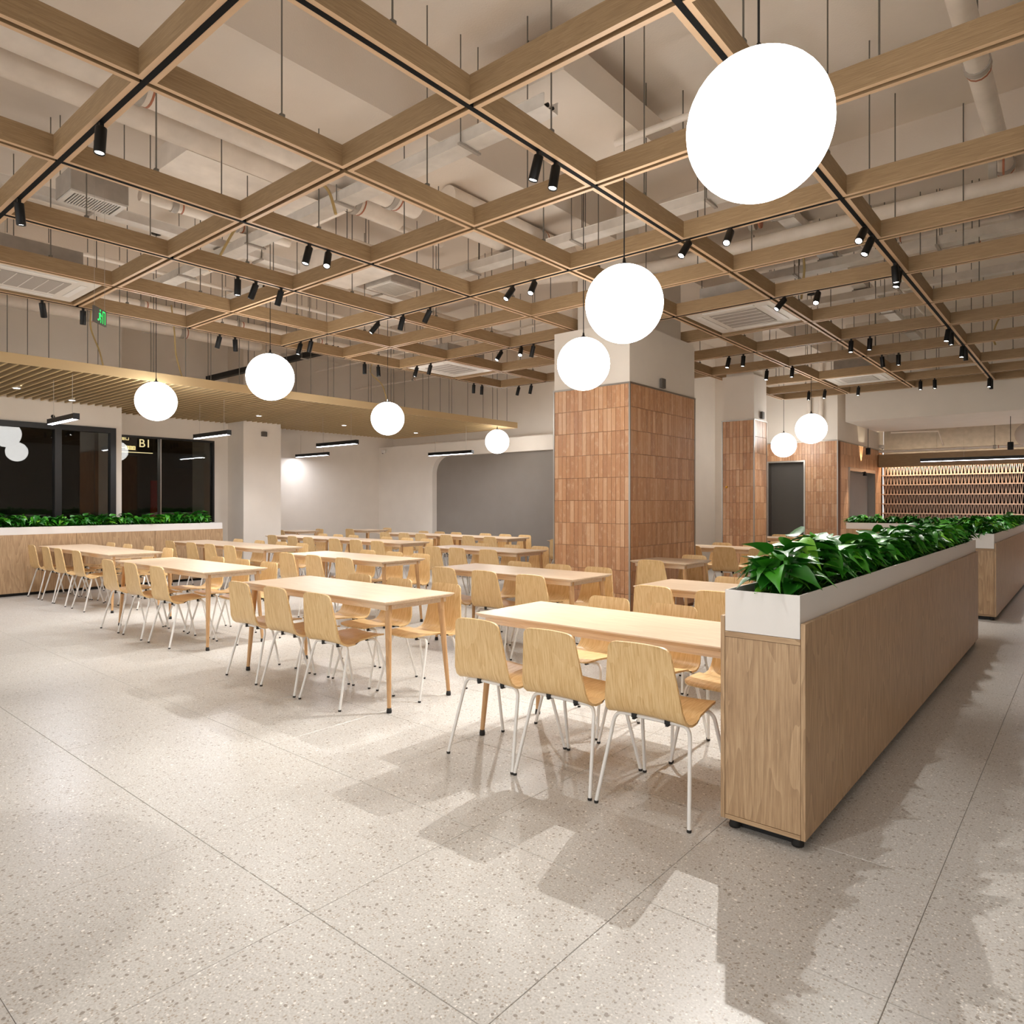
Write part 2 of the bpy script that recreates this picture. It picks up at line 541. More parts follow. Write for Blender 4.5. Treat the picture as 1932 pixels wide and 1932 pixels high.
def window(name, X, y0, y1, z0, z1, mull, label, wide):
    t = empty(name, (X, (y0+y1)/2, 0), label, 'window', kind='structure')
    c = (y0+y1)/2
    def part(nm, mb, m):
        o = obj(nm, mb.mesh(nm, m), t)
        return o
    fw = wide
    part('window_frame', MB().box(-.1, .03, y0-c, y1-c, z1-fw, z1).box(-.1, .03, y0-c, y1-c, z0, z0+.06)
         .box(-.1, .03, y0-c, y0-c+fw, z0+.06, z1-fw).box(-.1, .03, y1-c-fw, y1-c, z0+.06, z1-fw), M['frame'])
    edges = [y0+fw] + [m_ for m_ in mull] + [y1-fw]
    for m_, mw in [(m_, .1 if wide > .05 else .02) for m_ in mull]:
        part('mullion', MB().box(-.1, .035, m_-c-mw/2, m_-c+mw/2, z0+.06, z1-fw), M['frame'] if wide > .05 else M['steel'])
    for a, b_ in zip(edges[:-1], edges[1:]):
        part('pane', MB().box(-.04, -.028, a-c, b_-c, z0+.05, z1-fw+.005), M['glass'])
    return t
window('window_1', -13.2, -5, 4.82, .5, 2.72, [-1.4, 1.2, 3.93], 'black-framed dark window at the left edge', .09)
window('window_2', -14.0, 4.95, 7.0, .5, 2.69, [5.92], 'second dark window reflecting globes and bar lamps', .035)

# lit direction sign seen through window 2, red board beside it
sg = empty('direction_sign', (-16.6, 6.38, 2.75), 'black hanging direction sign reading B1 seen in the second window', 'sign')
obj('board', MB().box(-.05, .05, -.52, .45, -.2, .2).mesh('board', M['black']), sg)
def text(s, size, loc, rot, mat, parent, name='lettering', ext=.002):
    cu = bpy.data.curves.new(name, 'FONT')
    cu.body = s
    cu.size = size
    cu.extrude = ext
    cu.align_x = 'CENTER'
    cu.align_y = 'CENTER'
    o = bpy.data.objects.new(name, cu)
    C.objects.link(o)
    dg = bpy.context.evaluated_depsgraph_get()
    me = bpy.data.meshes.new_from_object(o.evaluated_get(dg))
    bpy.data.objects.remove(o)
    me.materials.clear()
    me.materials.append(mat)
    return obj(name, me, parent, loc, rot)
text('B1', .26, (.054, .28, 0), (PI/2, 0, PI/2), M['signlit'], sg)
for z, y in ((.1, -.12), (-.11, -.02)):
    ar = MB().box(.05, .055, y-.22, y-.12, z-.008, z+.008).add([(.055, y-.2, z-.03), (.055, y-.2, z+.03), (.055, y-.26, z)], [(0, 1, 2)])
    obj('arrow', ar.mesh('arrow', M['signlit']), sg)
    gl = MB()
    for c0 in ((y-.07, y+.02) if z > 0 else (y-.08, y-.01, y+.06)):       # small square characters, strokes only
        for (a, b_, c_, d_) in ((-.03, .03, .03, .04), (-.03, .03, -.04, -.03), (-.035, -.025, -.04, .04), (.025, .035, -.04, .04), (-.005, .005, -.04, .045), (-.03, .03, -.005, .005)):
            if c0 > y and z > 0 and abs(a) < .01 or c0 > y and z > 0 and abs(c_) < .01:
                continue
            gl.box(.05, .055, c0+a, c0+b_, z+c_, z+d_)
    obj('lettering', gl.mesh('lettering', M['signlit']), sg)
obj('edge_light', MB().box(.05, .06, -.52, .45, -.215, -.2).mesh('edge_light', M['signlit']), sg)
tag(obj('red_board', MB().box(-16.0, -15.95, 6.55, 6.68, 0, 1.9).mesh('red_board', M['red'])), 'narrow red board standing behind the second window', 'board')

struct('wall_light_block', MB().box(7, 7.2, -5, 22, 0, ZC), M['wall'], label='added beige wall out of view, blocking world light beyond the aisle', cat='wall')  # added out of view to keep world light off the planter side
# right side: hall behind the camera stays open; only seen walls and the light-blocking one stand
XT = -4.32
# brick-clad wall: core pieces with the two openings
tw = MB()
tw.box(-6.9, -5.83, 16.26, 16.5, 0, 2.78).box(-5.03, XT, 16.26, 16.5, 0, 2.78).box(-5.83, -5.03, 16.26, 16.5, 2.34, 2.78)
tw.box(XT-.24, XT-.02, 16.5, 17.2, 0, 2.78).box(XT-.24, XT-.02, 19.61, 20.6, 0, 2.78).box(XT-.24, XT-.02, 17.2, 19.61, 2.2, 2.78)
wr = struct('wall_right', tw, M['grout'], label='brick-clad wall with two grey openings behind the planters', cat='wall')
struct('wall_right_upper', MB().box(-6.9, XT, 16.26, 16.5, 2.8, ZC).box(XT-.24, XT, 16.5, 20.6, 2.8, ZC), M['wall'], label='plain plaster band above the brick-clad wall', cat='wall')
struct('door_2', MB().box(-5.83, -5.03, 16.42, 16.46, 0, 2.34), M['dark'], label='dark grey closed opening in the brick wall', cat='door')
struct('door_3', MB().box(XT-.2, XT-.16, 17.2, 19.61, 0, 2.2), M['shutter'], label='grey shutter door with a small lamp above it', cat='door')
tiles = MB()
TH, TG = .2766, .0035
def tile_rows(mb, axis, a0, a1, fixed, sign, z1, holes, tw_=.0625):
    n = max(1, round((a1-a0)/tw_))
    st = (a1-a0)/n
    r = 0
    while True:
        zt = z1-r*(TH+TG)
        zb = max(0.01, zt-TH)
        if zt < .05:
            break
        for k in range(n):
            p, q = a0+k*st+TG/2, a0+(k+1)*st-TG/2
            zz = [(zb, zt)]
            for (h0, h1, hz) in holes:
                if p > h0-.02 and q < h1+.02:
                    zz = [(max(zb, hz), zt)] if zt > hz+.02 else []
            for (u, v_) in zz:
                dth = .012+rnd.random()*.002
                if axis == 'x':
                    y0, y1 = sorted((fixed, fixed+sign*dth))
                    mb.box(p, q, y0, y1, u, v_)
                else:
                    x0, x1 = sorted((fixed, fixed+sign*dth))
                    mb.box(x0, x1, p, q, u, v_)
        r += 1
tile_rows(tiles, 'x', -6.9, XT, 16.26, -1, 2.78, [(-5.83, -5.03, 2.34)])
tile_rows(tiles, 'y', 16.26, 20.5, XT-.02, 1, 2.78, [(17.2, 19.61, 2.2)])
obj('bricks', tiles.mesh('bricks', M['tile']), wr)['kind'] = 'stuff'
obj('corner_trim', MB().box(XT-.01, XT+.012, 16.24, 16.262, 0, 2.8).box(-6.9, XT+.01, 16.236, 16.262, 2.775, 2.795).box(XT-.02, XT+.012, 16.26, 20.5, 2.775, 2.795).mesh('corner_trim', M['steel']), wr)
obj('opening_trim', MB().box(-5.86, -5.826, 16.23, 16.42, 0, 2.37).box(-5.034, -5.0, 16.23, 16.41, 0, 2.37).box(-5.826, -5.034, 16.23, 16.41, 2.335, 2.37)
    .box(XT-.155, XT+.015, 17.17, 17.204, 0, 2.23).box(XT-.155, XT+.015, 19.60, 19.64, 0, 2.23).box(XT-.155, XT+.02, 17.204, 19.60, 2.15, 2.23).mesh('opening_trim', M['steel']), wr)

# brick pillars
def column(x0, x1, y0, y1, ztile, zbox, inner, label, glabel, yellow=False):
    t = empty('column', ((x0+x1)/2, (y0+y1)/2, 0), label, 'column', kind='structure')
    ox, oy = (x0+x1)/2, (y0+y1)/2
    hx, hy = (x1-x0)/2, (y1-y0)/2
    i = .02
    obj('core', MB().box(-hx+i, hx-i, -hy+i, hy-i, 0, ztile-.005).mesh('core', M['grout']), t)
    obj('plaster_band', MB().box(-hx+.01, hx-.01, -hy+.01, hy-.01, ztile+.012, zbox).mesh('plaster_band', M['wall']), t)
    a, b_, c_, d_ = inner
    obj('plaster_shaft', MB().box(a-ox, b_-ox, c_-oy, d_-oy, zbox, ZC).mesh('plaster_shaft', M['wall']), t)
    # bricks on the four faces, one object each
    base = {}
    def brick(w_, h_):
        key = (round(w_, 4), round(h_, 3))
        if key not in base:
            bb = .0015
            m_ = MB()
            rg = lambda q, y: [(-w_/2+q, y, q), (w_/2-q, y, q), (w_/2-q, y, h_-q), (-w_/2+q, y, h_-q)]
            m_.loft([rg(0, 0), rg(0, -.011), rg(bb, -.0125)])
            base[key] = m_.mesh('brick', M['tile'])
        return base[key]
    hidden = MB()
    for face, n_len, rot, ctr in (('f', 2*hx, 0, (0, -hy+i)), ('r', 2*hy, PI/2, (hx-i, 0)), ('b', 2*hx, PI, (0, hy-i)), ('l', 2*hy, -PI/2, (-hx+i, 0))):
        n = round((n_len-.03)/.0625)
        st = (n_len-.03)/n
        r = 0
        while ztile-r*(TH+TG) > .06:
            zt = ztile-r*(TH+TG)
            zb = max(.01, zt-TH)
            for k in range(n):
                u = -n_len/2+.015+st*(k+.5)
                px, py = ctr[0]+u*math.cos(rot), ctr[1]+u*math.sin(rot)
                if face in 'fr':
                    o = obj('brick', brick(st-TG, zt-zb), t, (px, py, zb), (0, 0, rot))
                    if rnd.random() < .5:
                        o.scale = (1, 1+rnd.random()*.18, 1)
                else:
                    w_ = (st-TG)/2
                    ca, sa = math.cos(rot), math.sin(rot)
                    q = lambda lx, ly, z: (px+lx*ca-ly*sa, py+lx*sa+ly*ca, z)
                    hidden.add([q(-w_, 0, zb), q(w_, 0, zb), q(w_, -.0125, zb), q(-w_, -.0125, zb), q(-w_, 0, zt), q(w_, 0, zt), q(w_, -.0125, zt), q(-w_, -.0125, zt)],
                               [(0, 3, 2, 1), (4, 5, 6, 7), (0, 1, 5, 4), (1, 2, 6, 5), (2, 3, 7, 6), (3, 0, 4, 7)])
            r += 1
    obj('rear_bricks', hidden.mesh('rear_bricks', M['tile']), t)['kind'] = 'stuff'
    for sx, sy in ((-1, -1), (1, -1), (1, 1), (-1, 1)):
        cx_, cy_ = sx*(hx-.008), sy*(hy-.008)
        obj('corner_trim', MB().cbox((cx_, cy_, ztile/2+.005), (.02, .02, ztile-.02)).mesh('corner_trim', M['steel']), t)
    obj('top_trim', MB().box(-hx-.005, hx+.005, -hy-.005, hy+.005, ztile-.005, ztile+.014).mesh('top_trim', M['steel']), t)
    return t
column(-5.34, -4.21, 7.17, 8.93, 2.84, 3.585, (-5.02, -4.34, 7.26, 8.75), 'wide brick-clad pillar with pale plaster top, in the middle of the hall', '')
column(-4.93, -4.36, 11.49, 12.08, 2.81, 3.575, (-4.9, -4.42, 11.62, 12.03), 'narrow brick-clad pillar with pale plaster top, right of the wide one', '')
def small_box(name, x, y, z, d, m, label, cat):
    return tag(obj(name, MB().bevbox(-d[0]/2, d[0]/2, -d[1]/2, d[1]/2, 0, d[2], .006).mesh(name, m), None, (x, y, z)), label, cat)
small_box('wall_sensor', -4.19, 7.95, 2.87, (.04, .1, .12), M['sensor'], 'small dark grey sensor on the wide pillar', 'sensor')
small_box('wall_sensor', -4.345, 11.82, 2.85, (.04, .1, .12), M['sensor'], 'small dark grey sensor on the narrow pillar', 'sensor')
small_box('wall_sensor', -13.33, 7.75, 2.80, (.05, .12, .1), M['sensor'], 'small dark grey sensor on the left wall pier', 'sensor')
kn = obj('wall_hook', MB().lathe([(0, 0), (.018, 0), (.018, .02), (.0, .02)], n=12).mesh('wall_hook', flat('yellow_dot', (220, 160, 30), .5)), None, (-4.84, 11.49, 1.68), (PI/2, 0, 0))
tag(kn, 'tiny yellow and black hook on the narrow pillar', 'hook')

# bulkhead over the aisle, soffit, screen wall
struct('wall_bulkhead', MB().box(-3.95, 7, 15.45, 18.2, 3.09, ZC), M['wall'], label='deep beige bulkhead behind the end of the timber grid', cat='bulkhead')
struct('wall_far', MB().box(XT, 7, 20.62, 20.8, 0, ZC), M['galv'], label='grey panelled wall above the timber lattice', cat='wall')
fp = empty('wall_panelling', (-4.3, 20.6, 2.7), 'grey wall panels above the lattice fascia', 'panelling', kind='structure')
for k in range(9):
    obj('panel', MB().box(k*1.22+.004, (k+1)*1.22-.004, -.012, .02, 0, 1.6).mesh('panel', M['galv']), fp)
ls = empty('lattice_screen', (XT+.02, 20.35, 0), 'backlit timber lattice screen of tilted slats on the far wall', 'screen')
obj('backing', MB().box(0, 11, .2, .24, 0, 2.62).mesh('backing', M['darker']), ls)
for k in range(10):
    z = 2.12-k*.2485
    if z > 0:
        obj('rail', MB().box(0, 11, -.02, .1, z-.014, z+.014).mesh('rail', M['lattice']), ls)
sl = MB()
for k in range(10):
    zt, zb = 2.12-(k-1)*.2485-.014, 2.12-k*.2485+.014
    zb = max(zb, .0)
    if zt < .05:
        continue
    for j in range(144):
        x = .02+j*.075
        for s_ in (1, -1):
            a, b_ = (x+.012, x+.030) if s_ > 0 else (x+.062, x+.044)
            sl.add([(b_-.006, 0, zb), (b_+.006, 0, zb), (b_+.006, .08, zb), (b_-.006, .08, zb), (a-.006, 0, zt), (a+.006, 0, zt), (a+.006, .08, zt), (a-.006, .08, zt)],
                   [(0, 3, 2, 1), (4, 5, 6, 7), (0, 1, 5, 4), (1, 2, 6, 5), (2, 3, 7, 6), (3, 0, 4, 7)])
obj('slats', sl.mesh('slats', M['lattice']), ls)['kind'] = 'stuff'
struct('trim_2', MB().box(XT+.02, 7, 19.95, 20.2, 2.33, 2.66), M['beamx'], label='tan timber fascia above the lattice screen', cat='fascia')
ll = obj('led_strip', MB().box(XT+.1, 6.5, 20.22, 20.25, 2.40, 2.42).mesh('led_strip', flat('led_strip', (255, 230, 180), .5, emis=(255, 238, 208), es=22)), None)
tag(ll, 'warm light strip hidden behind the lattice fascia', 'light strip')
ld = bpy.data.lights.new('lattice_wash', 'AREA')
ld.shape = 'RECTANGLE'
ld.size, ld.size_y, ld.energy, ld.color = 10.5, .05, 80, (1, .93, .8)
lo = obj('lattice_wash', ld, ll, (1.1, 20.24, 2.38), (R(-14), 0, 0))


# ---------------------------------------------------------------- timber ceiling grid
ZG, BH = 3.62, .14
GX = [3.6, 2.45, 1.2, -.1, -1.40, -2.66, -3.81, -5.11, -6.38, -7.66, -8.76]
GY = [-2.3, -1.0, .25, 1.53, 2.79, 4.05, 5.37, 6.41, 7.53, 8.82, 10.06, 11.44, 13.03, 14.2, 15.1]
gr = empty('ceiling_grid', (-2, 6, ZG), 'tan timber lattice of hollow beams hanging under the beige slab', 'ceiling grid')
GO = Vector((-2, 6, ZG))
def beam(ax, a, b_, fixed):
    """two mitred side boards with a dark recessed groove between, lighter undersides below"""
    mb = MB()
    L = b_-a
    for s_ in (-1, 1):
        i0, i1 = .016*s_, .046*s_
        def q(u, w_, z):
            return (u, w_, z) if ax == 'x' else (w_, u, z)
        lo0, lo1 = .016, L-.016
        hi0, hi1 = .046, L-.046
        v = [q(lo0, i0, 0), q(lo1, i0, 0), q(hi1, i1, 0), q(hi0, i1, 0), q(lo0, i0, BH), q(lo1, i0, BH), q(hi1, i1, BH), q(hi0, i1, BH)]
        fs = [(0, 3, 2, 1), (4, 5, 6, 7), (0, 1, 5, 4), (1, 2, 6, 5), (2, 3, 7, 6), (3, 0, 4, 7)]
        if (s_ < 0) != (ax == 'y'):
            fs = [f[::-1] for f in fs]
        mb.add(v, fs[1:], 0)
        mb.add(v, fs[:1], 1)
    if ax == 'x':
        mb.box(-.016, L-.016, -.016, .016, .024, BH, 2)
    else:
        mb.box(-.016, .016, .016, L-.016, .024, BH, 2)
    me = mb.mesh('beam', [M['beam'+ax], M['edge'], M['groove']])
    o = obj('beam', me, gr)
    o.location = Vector((a, fixed, ZG) if ax == 'x' else (fixed, a, ZG))-GO
    return o
def in_col(ax, fixed, a, b_):
    for x0, x1, y0, y1 in ((-5.02, -4.34, 7.26, 8.75), (-4.9, -4.42, 11.62, 12.03)):
        if ax == 'x' and y0-.05 < fixed < y1+.05 and a < x1 and b_ > x0:
            return (x0, x1)
        if ax == 'y' and x0-.05 < fixed < x1+.05 and a < y1 and b_ > y0:
            return (y0, y1)
    return None
xs = sorted(GX)
for y in GY:
    xmin = -8.77 if y < 10.1 else (-6.4 if y < 11.5 else -5.12)
    for a, b_ in zip(xs[:-1], xs[1:]):
        if a < xmin-.01:
            continue
        c_ = in_col('x', y, a, b_)
        if c_:
            if c_[0]-a > .15:
                beam('x', a, c_[0]+.04, y)
            if b_-c_[1] > .15:
                beam('x', c_[1]-.04, b_, y)
        else:
            beam('x', a, b_, y)
for x in xs:
    ymax = 10.1 if x < -6.5 else (11.5 if x < -6 else 15.2)
    for a, b_ in zip(GY[:-1], GY[1:]):
        if b_ > ymax:
            continue
        if x == -5.11 and 7.4 < a < 8.0:
            continue
        beam('y', a, b_, x)

# black tracks recessed in the grooves, spot heads on them
def track(ax, a, b_, fixed, label):
    mb = MB()
    if ax == 'x':
        mb.box(a, b_, fixed-.0155, fixed+.0155, ZG-.002, ZG+.024)
    else:
        mb.box(fixed-.0155, fixed+.0155, a, b_, ZG-.002, ZG+.024)
    return tag(obj('light_track', mb.mesh('light_track', M['track'])), label, 'light track', 'black light tracks in the timber grid')
track('y', -2.3, 15.1, -1.40, 'long black track along the aisle line, above the near planter')
track('y', -2.3, 5.354, -2.66, 'thick black track in the upper middle, in front of the largest pillar')
track('y', 1.546, 5.354, -5.11, 'black track running from top left to the long cross track')
track('y', 1.546, 5.354, -6.38, 'black track one cell further left, ending at the cross track')
track('x', -8.76, -1.42, 1.53, 'black cross track in the top left corner')
track('x', -8.76, -1.42, 5.37, 'long black cross track spanning the whole grid')
track('x', -8.76, -5.02, 7.53, 'black cross track ending at the wide pillar')
track('x', -4.3, -1.42, 7.53, 'black cross track between the wide pillar and the aisle track')
track('x', -4.3, -1.42, 10.06, 'thin black cross track behind the ceiling cassette on the right')
track('x', -4.3, -1.42, 11.44, 'thin black cross track just ahead of the narrow pillar')
track('x', -8.76, -6.38, 10.06, 'black track on the back edge of the grid, left part')
track('y', 1.546, 10.044, -8.76, 'black track along the left edge of the grid')
track('x', -5.11, 3.6, 14.2, 'black cross track close to the bulkhead')

body = MB().lathe([(0, 0), (.03, 0), (.031, -.004), (.031, -.15), (.029, -.155), (.024, -.15), (.024, -.143)], n=20).mesh('body', M['blackm'])
lens = MB().lathe([(.024, -.147), (.0, -.147)], n=20, smooth=False).mesh('lens', M['lens'])
stem = MB().box(-.011, .011, -.011, .011, -.035, 0).mesh('stem', M['black'])
SP = {}
far_n = 0
def spot(x, y, tx, ty, kind, where, power=1., cone=62, warm=.0, tz=.4):
    global far_n
    """head hangs under the beam at x, y and points at tx, ty, tz"""
    d = Vector((tx-x, ty-y, tz-(ZG-.12))).normalized()
    t = empty('track_spotlight', (x, y, ZG-.002), where, 'spotlight', 'black cylinder spotlights on the ceiling tracks')
    obj('stem', stem, t)
    q = (-d).to_track_quat('Z', 'Y').to_euler()
    obj('body', body, t, (0, 0, -.03), q)
    obj('lens', lens, t, (0, 0, -.03), q)
    if y > 8:                               # of a far pair only every second head is switched on at double power
        far_n += 1
        power *= 2
        if far_n % 2:
            return t
    key = (round(power, 2), cone)
    if key not in SP:
        l = bpy.data.lights.new('spot_light', 'SPOT')
        l.energy = SPOT_W*power
        l.spot_size = R(cone)
        l.spot_blend = .55
        l.shadow_soft_size = .012
        l.color = (1, .97, .925)
        SP[key] = l
    obj('spot_light', SP[key], t, Vector((0, 0, -.03))+d*.17, q)
    return t

# x, y of each head, aim x, y, place phrase
HEADS = {
 'on the front-left corner track': [(-5.96, 1.53, -6.3, 1.9)],
 'under the left edge of the grid': [(-8.76, 2.46, -9.9, 3.2), (-8.76, 2.86, -9.3, 3.0), (-8.76, 4.46, -9.6, 4.1), (-8.76, 4.67, -8.9, 4.9), (-8.76, 6.81, -8.9, 6.9), (-8.76, 7.08, -8.8, 7.3), (-8.76, 9.31, -9.0, 9.3), (-8.76, 9.53, -9.2, 9.8)],
 'on the second track from the left': [(-6.38, 3.43, -6.5, 3.4), (-6.38, 3.62, -7.3, 2.9), (-6.38, 3.9, -7.5, 3.6)],
 'on the track over the front left table': [(-5.11, 3.39, -5.2, 2.6, .4), (-5.11, 3.58, -4.0, 2.4, .4)],
 'on the long cross track': [(-8.3, 5.37, -8.7, 4.7), (-8.05, 5.37, -9.0, 5.2), (-6.64, 5.37, -8.0, 3.4, 1.8), (-6.19, 5.37, -6.9, 5.0, 1.2), (-5.73, 5.37, -7.4, 4.9, 1.0), (-4.51, 5.37, -5.1, 3.2, 1.9), (-4.23, 5.37, -3.9, 3.3, .9), (-2.59, 5.37, -3.4, 3.4, .9), (-2.23, 5.37, -2.1, 2.9, 3.2)],
 'on the third cross track': [(-8.34, 7.53, -8.9, 6.9), (-8.02, 7.53, -9.0, 7.4), (-6.54, 7.53, -7.1, 5.6, 1.5), (-6.17, 7.53, -5.0, 5.4, 1.4), (-5.95, 7.53, -6.8, 7.5, 1.), (-2.53, 7.53, -4.2, 5.3, 2.0), (-2.19, 7.53, -2.1, 5.3, 1.4)],
 'on the back edge of the grid left of the wide pillar': [(-8.3, 10.06, -8.9, 9.6), (-8.0, 10.06, -8.9, 10.2)],
 'near the top centre on the thick track': [(-2.66, 3.42, -3.4, 3.1, .3), (-2.66, 3.6, -2.8, 3.0, .4)],
 'on the aisle track': [(-1.40, 6.02, -1.9, 3.3, 1.3), (-1.40, 6.26, -2.4, 5.0, 1.5), (-1.40, 7.12, -1.2, 7.2), (-1.40, 7.32, -1.9, 6.7), (-1.40, 10.18, -1.8, 9.6), (-1.40, 10.4, -1.4, 10.4), (-1.40, 11.41, -1.6, 11.0), (-1.40, 11.66, -1.3, 12.2), (-1.40, 14.65, -1.5, 14.2), (-1.40, 14.9, -1.4, 15.0)],
 'on the thin cross track behind the cassette': [(-2.5, 10.06, -2.6, 9.8), (-2.27, 10.06, -2.4, 9.9), (-4.2, 10.06, -4.6, 9.4), (-3.98, 10.06, -4.1, 9.8)],
 'on the cross track ahead of the narrow pillar': [(-2.42, 11.44, -2.2, 11.8), (-2.2, 11.44, -2.2, 11.4), (-4.13, 11.44, -4.3, 11.0), (-3.72, 11.44, -3.9, 11.2), (-5.86, 11.44, -5.9, 11.3), (-5.6, 11.44, -5.0, 11.4)],
 'on the cross track close to the bulkhead': [(-4.3, 14.2, -4.4, 14.0), (-4.0, 14.2, -4.3, 13.8), (-3.4, 14.2, -3.6, 13.9), (-2.38, 14.2, -2.4, 14.0), (-2.16, 14.2, -2.1, 14.0)],
}
ORD = ['first', 'second', 'third', 'fourth', 'fifth', 'sixth', 'seventh', 'eighth', 'ninth', 'tenth', 'eleventh', 'twelfth']
for ph, lst in HEADS.items():
    for k, it in enumerate(lst):
        x, y, tx, ty = it[:4]
        far = y > 8
        nm = 'black cylinder spotlight %s' % ph
        if len(lst) > 1:
            nm = 'black spotlight %s, %s %s' % (ph.replace('of the grid left of', 'left of').replace('on the cross track ahead of', 'on the track before'), ORD[k], 'from the front' if ph in ('under the left edge of the grid', 'on the second track from the left', 'on the track over the front left table', 'near the top centre on the thick track', 'on the aisle track') else 'from the left')
        spot(x, y, tx, ty, 0, nm, it[4] if len(it) > 4 else (.7 if far else .8))
# unseen heads above and behind the camera, added to bring in more light
for k, (x, y, tx, ty) in enumerate([(-1.4, 1.6, -1.2, 2.0), (-1.4, -.6, -1.6, .2), (-2.66, .9, -3.0, 1.2), (-4.4, 1.53, -4.3, 1.3), (-7.9, 1.53, -7.9, 1.1)]):
    spot(x, y, tx, ty, 0, 'added unseen spotlight above the picture edge, %s along the front tracks' % ORD[k], .5)

# ---------------------------------------------------------------- globe pendants
def globe(x, y, z, lab, r=.262, lit=True):
    t = empty('globe_pendant', (x, y, z), lab, 'pendant lamp', 'globe pendant lamps')
    n = 40
    prof = [(r*math.sin(PI*k/24), -r*math.cos(PI*k/24)) for k in range(25)]
    obj('globe', MB().lathe(prof, n=n).mesh('globe', M['globe' if lit else 'globeoff']), t)
    obj('cap', MB().lathe([(0, r-.006), (.03, r-.006), (.03, r+.01), (.012, r+.018), (.008, r+.05), (0, r+.05)], n=16).mesh('cap', M['blackm']), t)
    obj('cord', MB().tube([(0, 0, r+.04), (0, 0, ZC-z)], .0045, 6).mesh('cord', M['black']), t)
    obj('canopy', MB().lathe([(0, ZC-z-.04), (.06, ZC-z-.04), (.06, ZC-z), (0, ZC-z)], n=20).mesh('canopy', M['black']), t)
globe(-.955, 2.56, 2.815, 'largest glowing globe, cut by the top edge of the photo')
globe(-2.44, 4.08, 2.765, 'large glowing globe above the second front pillar globe, upper centre')
globe(-3.9, 5.74, 2.80, 'glowing globe in front of the plaster top of the wide pillar')
globe(-7.13, 4.22, 2.835, 'glowing globe in front of the gold ceiling edge, the larger of the left pair')
globe(-9.75, 4.07, 2.79, 'leftmost glowing globe, hanging before the slatted ceiling')
globe(-8.6, 7.14, 2.75, 'glowing globe between two bar lamps in the centre left')
globe(-9.98, 11.35, 2.745, 'small glowing globe at the end of the gold ceiling edge')
globe(-3.8, 12.67, 2.71, 'upper globe of the small pair before the brick-clad wall')
globe(-5.16, 15.3, 2.66, 'lower globe of the small pair, beside the narrow pillar')
globe(-1.07, 18.8, 2.9, 'unlit beige globe at the right edge above the lattice screen', .27, False)

# ---------------------------------------------------------------- slatted dropped ceiling, gold edged
ZS = 3.08
sc_ = empty('slatted_ceiling', (-11.4, 5, ZS), 'lower ceiling of cream slats with a brushed gold edge', 'slatted ceiling')
SX0, SX1, SY0, SY1 = -13.19, -9.86, -4.0, 11.9
y = SY0+.1
k = 0
smesh = {}
stuff = MB()
while y < SY1-.06:
    x0 = -13.18 if y < 4.9 else (-13.98 if y < 7.28 else (-13.33 if y < 8.16 else (-14.1)))
    if y > 1.2:
        key = round(x0, 2)
        if key not in smesh:
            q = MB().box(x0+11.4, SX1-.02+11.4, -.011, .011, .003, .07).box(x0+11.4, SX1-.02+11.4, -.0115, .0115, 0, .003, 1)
            smesh[key] = q.mesh('slat', [M['slatshade'], M['slat']])
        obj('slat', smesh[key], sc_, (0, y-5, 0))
    else:
        stuff.box(x0+11.4, SX1-.02+11.4, y-5-.011, y-5+.011, 0, .07)
    y += .115
obj('front_slats', stuff.mesh('front_slats', M['slat']), sc_)['kind'] = 'stuff'
for q in (-12.9, -11.5, -10.2):
    obj('carrier_rail', MB().box(q+11.4-.02, q+11.4+.02, SY0-5, SY1-5-.05, .071, .10).mesh('carrier_rail', M['black']), sc_)
obj('edge_trim', MB().box(SX1+11.4-.012, SX1+11.4, SY0-5, SY1-5, -.005, .12).box(-14.1+11.4, SX1+11.4-.012, SY1-5-.012, SY1-5, -.005, .10).mesh('edge_trim', M['gold']), sc_)
for k, (x, y, w_) in enumerate(((-12.0, 3.05, 'at the far left edge'), (-12.75, 4.0, 'above the first bar lamp'), (-12.3, 7.04, 'above the pier'), (-12.4, 9.09, 'above the third bar lamp'), (-12.45, 11.2, 'near the back corner'))):
    t = empty('downlight', (x, y, ZS), 'tiny recessed downlight in the cream slats, %s' % w_, 'downlight', 'recessed downlights in the slatted ceiling')
    obj('ring', MB().lathe([(.045, -.004), (.058, -.004), (.06, 0), (.05, .03)], n=20).mesh('ring', M['white']), t)
    obj('lens', MB().lathe([(.045, -.001), (0, -.001)], n=20).mesh('lens', M['lens']), t)
    l = bpy.data.lights.new('downlight_light', 'SPOT')
    l.energy, l.spot_size, l.spot_blend, l.shadow_soft_size = 60, R(85), .7, .04
    obj('downlight_light', l, t, (0, 0, -.02))

# black linear bar pendants
def barlamp(x0, x1, y, z, lab, ztop=ZS, e=24, h=.075):
    t = empty('bar_lamp', ((x0+x1)/2, y, z), lab, 'bar pendant', 'black bar pendants')
    L = x1-x0
    obj('housing', MB().box(-L/2, L/2, -.035, .035, .008, h).box(-L/2-.004, -L/2, -.038, .038, -.002, h+.003).box(L/2, L/2+.004, -.038, .038, -.002, h+.003).mesh('housing', M['blackm']), t)
    obj('diffuser', MB().box(-L/2+.01, L/2-.01, -.03, .03, 0, .008).mesh('diffuser', M['bar']), t)
    for s_ in (-1, 1):
        obj('wire', MB().tube([(s_*L*.36, 0, h), (s_*L*.36, 0, ztop-z)], .0025, 5).mesh('wire', M['galv']), t)
    l = bpy.data.lights.new('bar_light', 'AREA')
    l.shape, l.size, l.size_y, l.energy, l.color = 'RECTANGLE', L, .05, e, (.93, .94, 1)
    obj('bar_light', l, t, (0, 0, -.006))
barlamp(-10.95, -9.95, 3.17, 2.48, 'bar lamp above the left table row, nearest to the first window')
